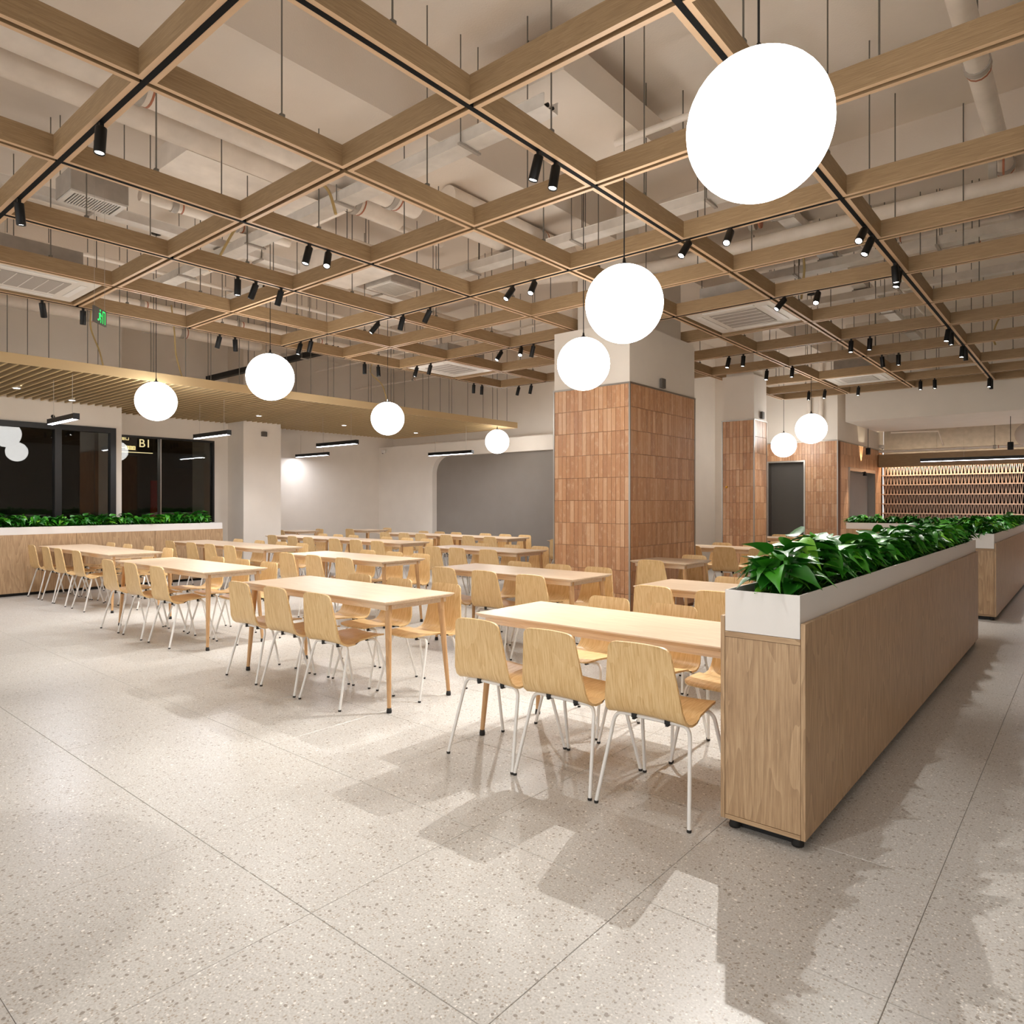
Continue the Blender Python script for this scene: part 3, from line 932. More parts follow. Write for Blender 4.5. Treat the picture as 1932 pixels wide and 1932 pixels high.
barlamp(-11.75, -10.6, 5.55, 2.5, 'bar lamp hanging before the second window, right of the leftmost globe')
barlamp(-15.17, -13.85, 9.7, 2.53, 'lower bar lamp of the pair washing the white wall', e=16)
barlamp(-11.7, -10.45, 7.95, 2.5, 'upper bar lamp of the pair beside the pier')
barlamp(-11.6, -10.25, 10.85, 2.47, 'bar lamp at the corner of the rounded grey opening')
barlamp(-3.1, 3.0, 18.5, 2.36, 'long thin bar lamp before the timber lattice fascia', 3.09, 60)

# ---------------------------------------------------------------- ceiling services
def svc(name, mb, m, lab, cat, group=None, kind=None):
    return tag(obj(name, mb.mesh(name, m)), lab, cat, group, kind)
def pipe(pts, r, lab, name='pipe', m='pipe', collars=(), cat='pipe', n=14):
    t = empty(name, pts[0], lab, cat)
    o0 = Vector(pts[0])
    P = [Vector(p)-o0 for p in pts]
    obj('run', MB().tube(P, r, n).mesh('run', M[m]), t)
    d = (P[-1]-P[0])
    for c_ in collars:
        a = P[0]+d*c_
        u = d.normalized()
        obj('collar', MB().tube([a-u*.03, a+u*.03], r+.012, n).mesh('collar', M['galv']), t)
        obj('collar_band', MB().tube([a+u*.07, a+u*.085], r+.004, n).mesh('collar_band', M['copper']), t)
        obj('hanger', MB().tube([a+Vector((0, 0, r)), Vector((a.x, a.y, ZC-o0.z))], .006, 6).mesh('hanger', M['rod']), t)
    return t
ZP = 4.3
pipe([(-5.45, -2, 4.53), (-5.45, 4.9, 4.53)], .13, 'fat round beige duct, right one of the near pair above the grid', 'round_duct', collars=(.6, .95), cat='duct', n=20)
pipe([(-5.85, -1, 4.53), (-5.85, 5.0, 4.53)], .12, 'fat round beige duct, left one of the near pair above the grid', 'round_duct', collars=(.5, .9), cat='duct', n=20)
pipe([(-5.34, 5.2, 4.5), (-5.34, 7.0, 4.5)], .12, 'short round beige duct beside the wide pillar, left', 'round_duct', collars=(.7,), cat='duct', n=20)
pipe([(-4.98, 4.9, 4.49), (-4.98, 7.0, 4.49)], .12, 'short round beige duct beside the wide pillar, right', 'round_duct', collars=(.7,), cat='duct', n=20)
pipe([(-6.4, 7.0, 4.42), (-4.3, 7.58, 4.3), (-3.9, 7.65, 4.3), (4, 7.65, 4.3)], .075, 'long thick beige pipe crossing right of the biggest globe', collars=(.35, .55, .7))
pipe([(-2.3, 9.2, 4.28), (4, 9.2, 4.28)], .045, 'pinkish beige pipe behind the aisle track', collars=(.2, .5))
pipe([(-.63, 3.0, 4.51), (-.63, 12.5, 4.51)], .075, 'thick beige pipe at the right edge running to the bulkhead', collars=(.3, .5, .7))
pipe([(-10.7, 2.0, 4.32), (-10.7, 9.5, 4.32)], .06, 'bright beige pipe along the left side above the grid edge', collars=(.3, .5, .7))
pipe([(-11.85, 2.0, 4.3), (-11.85, 6.8, 4.3)], .09, 'broad pipe high along the left wall', collars=(.4, .7))
pipe([(-13.1, 8.85, 4.3), (-6.5, 8.85, 4.3)], .022, 'thin sprinkler pipe above the gold edge, upper one', collars=(.3, .6), n=8)
pipe([(-14.5, 10.94, 4.3), (-7, 10.94, 4.3)], .022, 'thin sprinkler pipe above the gold edge, lower one', collars=(.3, .6), n=8)
pipe([(-9.5, 4.6, 4.62), (-6.2, 4.6, 4.62), (-6.2, 6.0, 4.62)], .04, 'bent beige pipe over the left spotlights', collars=(.2,))
pipe([(-3.7, 1.9, 4.75), (4, 1.9, 4.75)], .07, 'straight beige pipe high above the upper middle cells', collars=(.2, .6))
pipe([(-7.2, 2.85, 4.45), (-7.2, 4.5, 4.45)], .055, 'beige pipe with copper bands behind the square air grille', collars=(.2, .6))
pipe([(-3.2, 5.2, 4.55), (-1.9, 5.2, 4.55), (-1.9, 6.9, 4.55)], .03, 'thin bent pipe over the bright spotlights in the middle', collars=(.3,), n=8)
pipe([(-2.2, 9.0, 4.6), (-2.2, 14.5, 4.6)], .018, 'thin conduit beside the aisle cable tray, left', n=6)
pipe([(-2.05, 9.0, 4.6), (-2.05, 14.5, 4.6)], .018, 'thin conduit beside the aisle cable tray, right', n=6)
pipe([(-14.0, 12.75, 2.99), (-7.0, 12.75, 2.99)], .03, 'pipe lying on the low back wall ledge', collars=(), n=10)
pipe([(-4.3, 20.0, 2.74), (4, 20.0, 2.74)], .035, 'pale pipe running above the lattice fascia', collars=(.3, .7), n=10)
for k, (x, y0_, z0_, z1_) in enumerate(((-4.9, 16.2, 2.9, 4.8), (-4.65, 16.2, 2.95, 4.8))):
    pipe([(x, y0_, z0_), (x, y0_, z1_)], .05, 'capped vertical beige pipe behind the two small globes, %s' % ('left', 'right')[k], 'vertical_pipe')
pipe([(-6.6, 9.5, 4.0), (-6.6, 9.5, ZC)], .07, 'vertical beige stack left of the wide pillar top', 'vertical_pipe')

def tray(x0, y0, x1, y1, z, lab, w_=.16, m='tray'):
    """perforated U tray hung on rods"""
    L = math.hypot(x1-x0, y1-y0)
    t = empty('cable_tray', (x0, y0, z), lab, 'cable tray', rz=math.atan2(y1-y0, x1-x0))
    obj('channel', MB().box(0, L, -w_/2, w_/2, 0, .004).box(0, L, -w_/2-.004, -w_/2, 0, .09).box(0, L, w_/2, w_/2+.004, 0, .09)
        .box(0, L, -w_/2-.012, -w_/2+.002, .088, .092).box(0, L, w_/2-.002, w_/2+.012, .088, .092).mesh('channel', M[m]), t)
    obj('cables', MB().tube([(0, -.03, .03), (L, -.03, .03)], .015, 6).tube([(0, .03, .03), (L, .03, .03)], .012, 6).mesh('cables', M['black']), t)
    n = max(2, int(L/1.5))
    for k in range(n):
        x = L*(k+.5)/n
        for s_ in (-1, 1):
            obj('hanger', MB().tube([(x, s_*(w_/2+.02), -.02), (x, s_*(w_/2+.02), ZC-z)], .005, 5).mesh('hanger', M['rod']), t)
        obj('hanger_bar', MB().box(x-.015, x+.015, -w_/2-.04, w_/2+.04, -.02, -.002).mesh('hanger_bar', M['galv']), t)
    return t
tray(-9.5, 4.0, -3.0, 4.0, 4.25, 'painted cable tray crossing from the left, over the front cells')
tray(-6.6, 6.2, -2.0, 6.2, 4.25, 'painted cable tray passing behind the two large globes')
tray(-3.6, 8.9, 4, 8.9, 4.25, 'painted cable tray crossing on the right behind the thick pipe')
tray(-2.5, 6.6, -2.5, 14.6, 4.42, 'painted cable tray running down the aisle side')
tray(-7.8, 1.7, -7.8, 7.2, 4.37, 'painted cable tray left of the square air grille', .14)
tray(-4.6, 10.6, 4, 10.6, 4.3, 'thin cable tray further back over the right cells', .1)
tray(-15.0, 6.88, -9.6, 6.88, 3.92, 'black cable trunking rising behind the gold edge', .09, 'black')
def duct(body_, rods, m, lab):
    x0, y0 = body_.v[0][0], body_.v[0][1]
    t = empty('flat_duct', (x0, y0, body_.v[0][2]), lab, 'duct')
    for nm, q, mm_ in (('duct_body', body_, m), ('hanger', rods, 'rod')):
        q.v = [(p[0]-x0, p[1]-y0, p[2]-t.location.z) for p in q.v]
        obj(nm, q.mesh(nm, M[mm_]), t)
duct(MB().bevbox(-8.65, -8.0, -1.2, 1.95, 4.0, 4.3, .01), MB().tube([(-8.325, -1.05, 4.3), (-8.325, -1.05, ZC)], .006, 5).tube([(-8.325, 1.8, 4.3), (-8.325, 1.8, ZC)], .006, 5), 'pipe', 'flat beige box duct in the top left cell')
duct(MB().bevbox(-7.0, -6.3, 2.9, 4.5, 4.62, 4.85, .01), MB().tube([(-6.7, 3.05, 4.85), (-6.7, 3.05, ZC)], .006, 5).tube([(-6.7, 4.45, 4.85), (-6.7, 4.45, ZC)], .006, 5), 'pipe', 'flat beige box duct behind the square air grille')
duct(MB().bevbox(-7.6, -6.6, 4.9, 5.62, 4.25, 4.5, .01), MB().tube([(-7.05, 5.05, 4.5), (-7.05, 5.05, ZC)], .006, 5).tube([(-7.05, 5.5, 4.5), (-7.05, 5.5, ZC)], .006, 5), 'pipe', 'flat beige box duct over the second row of spotlights')
duct(MB().bevbox(-3.8, -3.0, 4.15, 5.9, 4.62, 4.9, .01), MB().tube([(-3.45, 4.3, 4.9), (-3.45, 4.3, ZC)], .006, 5).tube([(-3.45, 5.75, 4.9), (-3.45, 5.75, ZC)], .006, 5), 'ceil', 'broad beige box duct above the middle cells')
duct(MB().bevbox(-12.4, -9.2, 1.0, 1.9, 4.0, 4.4, .01), MB().tube([(-10.8, 1.15, 4.4), (-10.8, 1.15, ZC)], .006, 5).tube([(-10.8, 1.75, 4.4), (-10.8, 1.75, ZC)], .006, 5), 'galv', 'metal box duct at the left edge above the cassette')
duct(MB().bevbox(-3.6, -2.9, 14.2, 15.0, 3.95, 4.25, .01), MB().tube([(-3.25, 14.35, 4.25), (-3.25, 14.35, ZC)], .006, 5).tube([(-3.25, 14.85, 4.25), (-3.25, 14.85, ZC)], .006, 5), 'galv', 'grey box duct above the farthest cassette')

def grille_unit(x, y, z, sx, sy, sz, lab, n=16):
    t = empty('air_unit', (x, y, z), lab, 'air vent')
    obj('housing', MB().bevbox(-sx/2, sx/2, -sy/2, sy/2, .012, sz, .006).mesh('housing', M['galv']), t)
    obj('grille_frame', MB().box(-sx/2+.01, sx/2-.01, -sy/2+.01, -sy/2+.05, -.004, .012).box(-sx/2+.01, sx/2-.01, sy/2-.05, sy/2-.01, -.004, .012)
        .box(-sx/2+.01, -sx/2+.05, -sy/2+.05, sy/2-.05, -.004, .012).box(sx/2-.05, sx/2-.01, -sy/2+.05, sy/2-.05, -.004, .012).mesh('grille_frame', M['ac']), t)
    obj('hanger', MB().tube([(-sx/2+.03, -sy/2+.03, sz), (-sx/2+.03, -sy/2+.03, ZC-z)], .005, 5).tube([(sx/2-.03, sy/2-.03, sz), (sx/2-.03, sy/2-.03, ZC-z)], .005, 5).mesh('hanger', M['rod']), t)
    obj('grille_back', MB().box(-sx/2+.05, sx/2-.05, -sy/2+.05, sy/2-.05, .008, .0115).mesh('grille_back', M['black']), t)
    for k in range(n):
        u = -sy/2+.06+(sy-.12)*(k+.5)/n
        obj('slat', MB().box(-sx/2+.05, sx/2-.05, u-.006, u+.006, -.002, .008).mesh('slat', M['ac']), t)
grille_unit(-7.35, 2.48, 4.28, .40, .50, .22, 'square white air grille under a box in the upper left')
grille_unit(-7.0, 5.9, 4.2, .5, .5, .26, 'small square air grille box seen through a middle cell')

def cassette(x, y, sx, sy, lab):
    t = empty('ceiling_cassette', (x, y, ZG+.02), lab, 'air conditioner', 'ceiling air conditioners')
    hx, hy = sx/2, sy/2
    obj('frame', MB().bevbox(-hx, hx, -hy, hy, .0, .05, .012).mesh('frame', M['ac']), t)
    obj('intake_grille', MB().box(-hx+.22, hx-.22, -hy+.22, hy-.22, -.006, .0).mesh('intake_grille', M['acg']), t)
    for k in range(5):
        u = -hy+.22+(sy-.44)*(k+.5)/5
        obj('grille_line', MB().box(-hx+.23, hx-.23, u-.004, u+.004, -.009, -.006).mesh('grille_line', M['ac']), t)
    for k in range(4):
        a = k*PI/2
        L = (hx if k % 2 == 0 else hy)-.2
        dd = (hy if k % 2 == 0 else hx)-.11
        mb = MB().box(-L, L, -.03, .03, -.004, .0)
        obj('air_flap', mb.mesh('air_flap', M['white']), t, (dd*math.sin(a)*-1, dd*math.cos(a), -.002), (0, 0, a))
    obj('body', MB().box(-hx+.14, hx-.14, -hy+.14, hy-.14, .05, .32).mesh('body', M['galv']), t)
cassette(-8.21, 2.16, .96, 1.1, 'white ceiling cassette at the left edge of the grid')
cassette(-8.21, 8.17, .98, 1.12, 'white ceiling cassette at the far left corner cell of the grid')
cassette(-3.235, 8.17, 1.0, 1.14, 'white ceiling cassette right of the wide pillar')
cassette(-3.235, 13.6, .98, 1.0, 'farthest white ceiling cassette, near the bulkhead')

rod_me = {}
def rod(x, y, z0, z1, g):
    k = round(z1-z0, 2)
    if k not in rod_me:
        rod_me[k] = MB().tube([(0, 0, 0), (0, 0, z1-z0)], .0055, 5).box(-.014, .014, -.014, .014, 0, .02).mesh('hanger_rod', M['rod'])
    o = obj('hanger_rod', rod_me[k], None, (x, y, z0))
    tag(o, g[0], 'hanger rod', g[1])
g1 = ('grey threaded rod holding up the timber grid', 'threaded rods of the timber grid')
g2 = ('grey threaded rod holding up the slatted ceiling', 'threaded rods of the slatted ceiling')
def blocked(x, y):
    return (-5.4 < x < -4.2 and 7.1 < y < 9) or (-5.0 < x < -4.3 and 11.4 < y < 12.2)
for x in xs:
    if x > 1.5:
        continue
    ymax = 10.1 if x < -6.5 else (11.5 if x < -6 else 15.2)
    for a, b_ in zip(GY[3:-1], GY[4:]):
        if b_ > ymax:
            continue
        y = a+(b_-a)*(.3+.4*rnd.random())
        if not blocked(x, y):
            rod(x+.03, y, ZG+BH, ZC, g1)
for y in GY[4:]:
    xmin = -8.77 if y < 10.1 else (-6.4 if y < 11.5 else -5.12)
    for a, b_ in zip(xs[:-1], xs[1:]):
        if a < xmin-.01 or a > 0 or rnd.random() < .45:
            continue
        x = a+(b_-a)*(.3+.4*rnd.random())
        if not blocked(x, y):
            rod(x, y+.03, ZG+BH, ZC, g1)
for k in range(26):
    y = 1.2+k*.42
    rod(-10.05+.05*(k % 3), y, ZS+.09, ZC, g2)
    if k % 2 == 0 and y < 11.3:
        rod(-11.6+.1*(k % 4), y+.2, ZS+.09, ZC, g2)

# loose yellow conduits
def hose(pts, r, lab):
    P = [Vector(p) for p in pts]
    S = []
    for k in range(len(P)-1):
        p0, p1, p2, p3 = P[max(k-1, 0)], P[k], P[k+1], P[min(k+2, len(P)-1)]
        for q in range(6):
            u = q/6
            S.append(.5*((2*p1)+(-p0+p2)*u+(2*p0-5*p1+4*p2-p3)*u*u+(-p0+3*p1-3*p2+p3)*u**3))
    S.append(P[-1])
    svc('conduit', MB().tube(S, r, 7), M['cable'], lab, 'conduit')
hose([(-10.6, 3.6, 4.3), (-10.75, 3.6, 3.9), (-10.55, 3.65, 3.5), (-10.5, 3.7, 3.17)], .011, 'wavy yellow conduit hanging left of the exit sign wall')
hose([(-10.5, 4.6, 4.35), (-10.4, 4.6, 3.95), (-10.45, 4.65, 3.6), (-10.3, 4.7, 3.17)], .011, 'wavy yellow conduit dropping behind the leftmost globe cord')
hose([(-10.3, 8.3, 4.2), (-10.5, 8.3, 3.9), (-10.2, 8.35, 3.6), (-10.1, 8.4, 3.17)], .011, 'yellow conduit dropping beside the sprinkler pipes')
hose([(-5.0, 3.4, 4.35), (-5.1, 3.45, 4.2), (-4.85, 3.4, 4.0), (-4.75, 3.4, 3.78)], .013, 'curved yellow conduit in the upper centre cell')
hose([(-2.3, 8.0, 4.5), (-2.5, 8.1, 4.3), (-2.52, 8.15, 4.05), (-2.6, 8.3, 3.78)], .013, 'curved yellow conduit right of the big cassette')
hose([(-6.6, 3.6, 4.3), (-6.65, 3.5, 4.1), (-6.8, 3.45, 3.9), (-6.9, 3.4, 3.78)], .013, 'curved yellow conduit behind the left spotlights')
hose([(-1.0, 12.6, 4.3), (-1.1, 12.5, 4.1), (-1.15, 12.5, 3.9), (-1.12, 12.5, 3.76)], .013, 'short yellow conduit over the far right cells')

# green running-man exit sign
ex = empty('exit_sign', (-7.0, 2.42, 3.13), 'small green lit running-man exit sign hanging at the left', 'exit sign', rz=R(45))
ex.scale = (.8, .66, .85)
obj('plate', MB().box(-.01, .01, -.17, .17, -.085, .085).mesh('plate', M['sensor']), ex)
man = MB()
def bar2(a, b_, w_):
    d = Vector(b_)-Vector(a)
    nrm = Vector((-d.y, d.x)).normalized()*w_/2
    q = [Vector(a)+nrm, Vector(a)-nrm, Vector(b_)-nrm, Vector(b_)+nrm]
    man.add([(.013, p.x, p.y) for p in q], [(0, 1, 2, 3)])
    man.add([(-.013, p.x, p.y) for p in q], [(3, 2, 1, 0)])
for a, b_, w_ in (((-.01, .03), (-.025, -.015), .032), ((-.01, .03), (.03, .0), .014), ((-.01, .03), (-.045, .02), .014), ((-.025, -.015), (.01, -.035), .016), ((.01, -.035), (0, -.07), .014), ((-.025, -.015), (-.05, -.05), .016), ((-.05, -.05), (-.08, -.045), .014), ((.06, -.07), (.06, .065), .012), ((.06, .062), (.12, .062), .012), ((.12, -.07), (.12, .065), .012), ((-.02, .06), (.0, .06), .02)):
    bar2(a, b_, w_)
obj('pictogram', man.mesh('pictogram', M['green']), ex)
for s_ in (-1, 1):
    obj('wire', MB().tube([(0, s_*.14, .085), (0, s_*.14, (ZC-3.13)/.85)], .002, 5).mesh('wire', M['galv']), ex)

# security cameras, detector, black puck
def seccam(x, y, z, rz, lab):
    t = empty('security_camera', (x, y, z), lab, 'camera', rz=rz)
    obj('bracket', MB().bevbox(-.05, .05, -.02, .03, -.03, .05, .008).mesh('bracket', M['ac']), t)
    obj('dome', MB().lathe([(0, -.06), (.03, -.055), (.055, -.03), (.06, 0), (.06, .03), (.05, .04), (0, .04)], (0, -.09, 0), 20).mesh('dome', M['ac']), t)
    obj('lens', MB().lathe([(0, -.068), (.018, -.062), (.022, -.05)], (.0, -.11, .0), 12).mesh('lens', M['black']), t)
seccam(-15.0, 12.39, 2.82, 0, 'white dome camera in the corner under the slatted ceiling')
seccam(-4.25, 20.0, 2.86, R(30), 'white dome camera above the lattice fascia corner')
pipe([(-9.9, 2.2, 4.6), (-9.9, 9.5, 4.6)], .03, 'thin beige pipe above the left grid edge', n=8)
pipe([(-8.3, 4.9, 4.5), (-8.3, 10.0, 4.5)], .05, 'beige pipe over the left corner cassette')
pipe([(-6.9, 6.6, 4.22), (-3.0, 6.6, 4.22)], .03, 'thin beige pipe before the wide pillar', collars=(.4,), n=8)
pipe([(-4.0, 9.6, 4.66), (3, 9.6, 4.66)], .03, 'thin pinkish pipe right of the middle cassette', collars=(.3, .6), n=8)
pipe([(-4.0, 12.4, 4.66), (3, 12.4, 4.66)], .03, 'thin beige pipe near the bulkhead', collars=(.3, .6), n=8)
tray(-12.9, 5.2, -8.9, 5.2, 4.42, 'painted cable tray reaching the left wall over the gold edge', .1)
svc('smoke_detector', MB().lathe([(0, ZC-.05), (.05, ZC-.045), (.06, ZC-.02), (.06, ZC), (0, ZC)], (-6.6, 2.6, 0), 20), M['ac'], 'white smoke detector on the slab at the top left', 'smoke detector')
svc('wall_sensor', MB().lathe([(0, 0), (.03, 0), (.03, .01), (0, .01)], n=16), M['black'], 'small black round sensor above the first window', 'sensor')
o = C.objects[-1]
o.location = (-13.2, 3.86, 2.84)
o.rotation_euler = (0, PI/2, 0)
# black downlight pendants over the aisle
for (x, y, z, lab) in ((-3.92, 17.2, 2.50, 'small black pendant cylinder near the brick-clad wall corner'), (-1.24, 16.5, 2.44, 'small black pendant cylinder at the right edge by the unlit globe')):
    t = empty('pendant_spot', (x, y, z), lab, 'pendant lamp')
    obj('body', MB().lathe([(0, .15), (.045, .15), (.05, .145), (.05, 0), (.042, .0), (.04, .01)], n=20).mesh('body', M['blackm']), t)
    obj('lens', MB().lathe([(.042, .006), (0, .006)], n=20).mesh('lens', M['lens']), t)
    obj('cord', MB().tube([(0, 0, .15), (0, 0, 3.09-z)], .006, 6).mesh('cord', M['black']), t)
    l = bpy.data.lights.new('pendant_light', 'SPOT')
    l.energy, l.spot_size, l.spot_blend, l.shadow_soft_size = 90, R(60), .5, .03
    obj('pendant_light', l, t, (0, 0, -.01))
pl = empty('wall_lamp', (XT+.02, 18.3, 2.13), 'small black cone lamp lit under the lintel of the grey door', 'wall lamp')
obj('cone', MB().lathe([(.02, .06), (.05, -.04), (.045, -.04), (.015, .05)], (.06, 0, -.03), 16).box(0, .06, -.01, .01, .0, .02).mesh('cone', M['black']), pl)
l = bpy.data.lights.new('uplight', 'SPOT')
l.energy, l.spot_size, l.spot_blend, l.shadow_soft_size, l.color = 70, R(50), .4, .01, (1, .85, .62)
obj('uplight', l, pl, (.07, 0, .08), (R(180), 0, 0))
def conduit_grid():
    t = empty('sprinkler_branch', (-3.6, 17.9, 3.0), 'thin beige sprinkler branch under the bulkhead soffit', 'pipe')
    obj('run', MB().tube([(0, 0, .03), (.9, .3, .03), (1.0, .3, -.3)], .018, 8).mesh('run', M['pipe']), t)
    obj('brace', MB().tube([(2.9, .2, .08), (3.3, .2, -.2)], .012, 6).tube([(3.3, .2, .08), (3.3, .2, -.35)], .012, 6).mesh('brace', M['pipe']), t)
conduit_grid()

# ---------------------------------------------------------------- tables
def tapered_leg(top, foot, z1):
    return MB().tube([(foot[0], foot[1], .03), (foot[0]+(top[0]-foot[0])*.5, foot[1]+(top[1]-foot[1])*.5, z1*.5), (top[0], top[1], z1)], [.0135, .019, .025], 14)
TOPS = {}
def table_meshes(L, W):
    key = (round(L, 2), round(W, 2))
    if key in TOPS:
        return TOPS[key]
    hx, hy = L/2, W/2
    rg = lambda i, z: [(-hx+i, -hy+i, z), (hx-i, -hy+i, z), (hx-i, hy-i, z), (-hx+i, hy-i, z)]
    top = MB().loft([rg(.028, .722), rg(.006, .738), rg(0, .744), rg(.0015, .75)]).mesh('tabletop', M['table'])
    i = .045
    ap = MB().box(-hx+i, hx-i, -hy+i, -hy+i+.02, .687, .722).box(-hx+i, hx-i, hy-i-.02, hy-i, .687, .722).box(-hx+i, -hx+i+.02, -hy+i+.02, hy-i-.02, .687, .722)\
        .box(hx-i-.02, hx-i, -hy+i+.02, hy-i-.02, .687, .722).mesh('apron', M['table'])
    legs, caps = [], []
    for sx in (-1, 1):
        for sy in (-1, 1):
            tp = (sx*(hx-.066), sy*(hy-.085))
            ft = (sx*(hx-.014), sy*(hy-.05))
            legs.append(tapered_leg(tp, ft, .722).mesh('leg', M['tleg']))
            caps.append(MB().lathe([(0, 0), (.017, 0), (.018, .012), (.0145, .034), (0, .034)], (ft[0], ft[1], 0), 14).mesh('foot_cap', M['rubber']))
    TOPS[key] = (top, ap, legs, caps)
    return TOPS[key]
def table(x0, x1, y0, y1, lab):
    t = empty('dining_table', ((x0+x1)/2, (y0+y1)/2, 0), lab, 'table', 'oak dining tables in the hall')
    top, ap, legs, caps = table_meshes(x1-x0, y1-y0)
    obj('tabletop', top, t)
    obj('apron', ap, t)
    for lg, cp in zip(legs, caps):
        o = obj('leg', lg, t)
        obj('foot_cap', cp, o)
    return t

# ---------------------------------------------------------------- chair: one moulded ply shell on white tube legs
def shell_mesh():
    prof = []                                     # (y, z, half width, normal y, normal z)
    def hw_at(s_):                                # s_ in 0..1 along the shell
        k = [(0, .172), (.25, .192), (.45, .206), (.56, .202), (1, .153)]
        for (a, wa), (b_, wb) in zip(k[:-1], k[1:]):
            if s_ <= b_:
                u = (s_-a)/(b_-a)
                return wa+(wb-wa)*u
        return k[-1][1]
    path = [(.215, .436), (.20, .444), (.15, .448), (.05, .444), (-.05, .437), (-.11, .434), (-.15, .437), (-.176, .446), (-.197, .465), (-.209, .49), (-.215, .53),
            (-.224, .60), (-.234, .67), (-.242, .72), (-.247, .75), (-.25, .77), (-.253, .785)]
    # resample finely
    P = [Vector((0, a, b_)) for a, b_ in path]
    seg = [0]
    for a, b_ in zip(P[:-1], P[1:]):
        seg.append(seg[-1]+(b_-a).length)
    T = seg[-1]
    ss = [0, .004, .012, .025, .045, .08, .14, .2, .26, .30, .33, .36, .39, .42, .46, .52, .6, .68, .76, .82, .86, T-.03, T-.016, T-.006, T]
    ss = sorted(set([s_ for s_ in ss if s_ <= T]))
    def pos(s_):
        for k in range(len(seg)-1):
            if s_ <= seg[k+1]+1e-9:
                u = (s_-seg[k])/(seg[k+1]-seg[k])
                return P[k].lerp(P[k+1], u)
        return P[-1]
    nu = 10
    th = .0055
    A, B_, UV = [], [], []
    for s_ in ss:
        p = pos(s_)
        tg = (pos(min(T, s_+.01))-pos(max(0, s_-.01))).normalized()
        nrm = Vector((0, -tg.z, tg.y))            # upper / front side
        if nrm.z < 0 and s_ < T*.4:
            nrm = -nrm
        wdt = hw_at(s_/T)
        rr_ = .038
        for e in (s_, T-s_):
            if e < rr_:
                wdt -= rr_-math.sqrt(max(0, rr_*rr_-(rr_-e)**2))
        ra, rb, ru = [], [], []
        for q in range(nu+1):
            u = -1+2*q/nu
            x = u*wdt
            dish = (.008 if s_ < T*.45 else .011)*(u*u)
            c_ = p+nrm*dish
            c_.x = x
            ra.append(c_+nrm*th)
            rb.append(c_-nrm*th)
            ru.append((x*1.0, s_))
        A.append(ra); B_.append(rb); UV.append(ru)
    mb = MB()
    n, m_ = len(ss), nu+1
    vs_ = [p for r_ in A for p in r_]+[p for r_ in B_ for p in r_]
    uvl = [p for r_ in UV for p in r_]*2
    o2 = n*m_
    fs = []
    for i in range(n-1):
        for q in range(nu):
            a = i*m_+q
            fs.append((a, a+m_, a+m_+1, a+1))
            fs.append((o2+a, o2+a+1, o2+a+m_+1, o2+a+m_))
    for i in range(n-1):
        a = i*m_
        fs.append((a, o2+a, o2+a+m_, a+m_))
        a = i*m_+nu
        fs.append((a, a+m_, o2+a+m_, o2+a))
    for q in range(nu):
        fs.append((q, q+1, o2+q+1, o2+q))
        a = (n-1)*m_+q
        fs.append((a, o2+a, o2+a+1, a+1))
    mb.add(vs_, fs, 0, True, [[(uvl[i][0]*1., uvl[i][1]) for i in f] for f in fs])
    me = mb.mesh('seat_shell', M['chair'])
    b2 = bmesh.new()
    b2.from_mesh(me)
    bmesh.ops.recalc_face_normals(b2, faces=b2.faces)
    for e in b2.edges:
        if len(e.link_faces) == 2 and e.calc_face_angle(0) > R(40):
            e.smooth = False
    b2.to_mesh(me)
    b2.free()
    return me
def leg_mesh(sx, sy):
    yb = .12 if sy > 0 else -.135
    yf = .235 if sy > 0 else -.24
    zb = .418 if sy < 0 else .424
    foot = Vector((sx*.234, yf, .010))
    knee = Vector((sx*.190, yb, zb))
    P = [(0, yb, zb), (sx*.150, yb, zb)]
    a, b_ = Vector((sx*.150, yb, zb)), knee+(foot-knee)*.12
    for q in range(1, 6):
        u = q/6
        P.append(tuple((1-u)**2*a+2*u*(1-u)*knee+u*u*b_))
    P += [tuple(b_), tuple(foot)]
    return MB().tube(P, .0092, 10).mesh('leg', M['leg']), MB().lathe([(0, 0), (.0100, 0), (.0108, .003), (.0104, .012), (0, .012)], (foot.x, foot.y, 0), 10).mesh('foot_cap', M['rubber'])
SH = shell_mesh()
LEGS = [leg_mesh(sx, sy) for sx in (-1, 1) for sy in (-1, 1)]
BRK = [MB().box(sx*.085-.012, sx*.085+.012, y-.016, y+.016, z-.014, z+.012).box(sx*.085-.006, sx*.085+.006, y-.02, y+.02, z-.022, z-.012).mesh('bracket', M['black']) for sx in (-1, 1) for y, z in ((.12, .43), (-.135, .424))]
proto = empty('shell_chair', (0, 0, 0), 'x', 'chair', 'plywood shell chairs around the tables')
obj('seat_shell', SH, proto)
for lg, cp in LEGS:
    o = obj('leg', lg, proto)
    obj('foot_cap', cp, o)
for b_ in BRK:
    obj('bracket', b_, proto)
reg(proto)
first = [True]
def chair(x, y, face, lab, far=False, jit=.018):
    """face = 0: looks to +Y (back towards the camera), pi: looks to -Y"""
    if first[0]:
        c = proto
        first[0] = False
    else:
        c = copy_tree(proto)
    c.location = (x, y, 0)
    c.rotation_euler = (0, 0, face+rnd.uniform(-jit, jit))
    c['label'] = lab
    return c

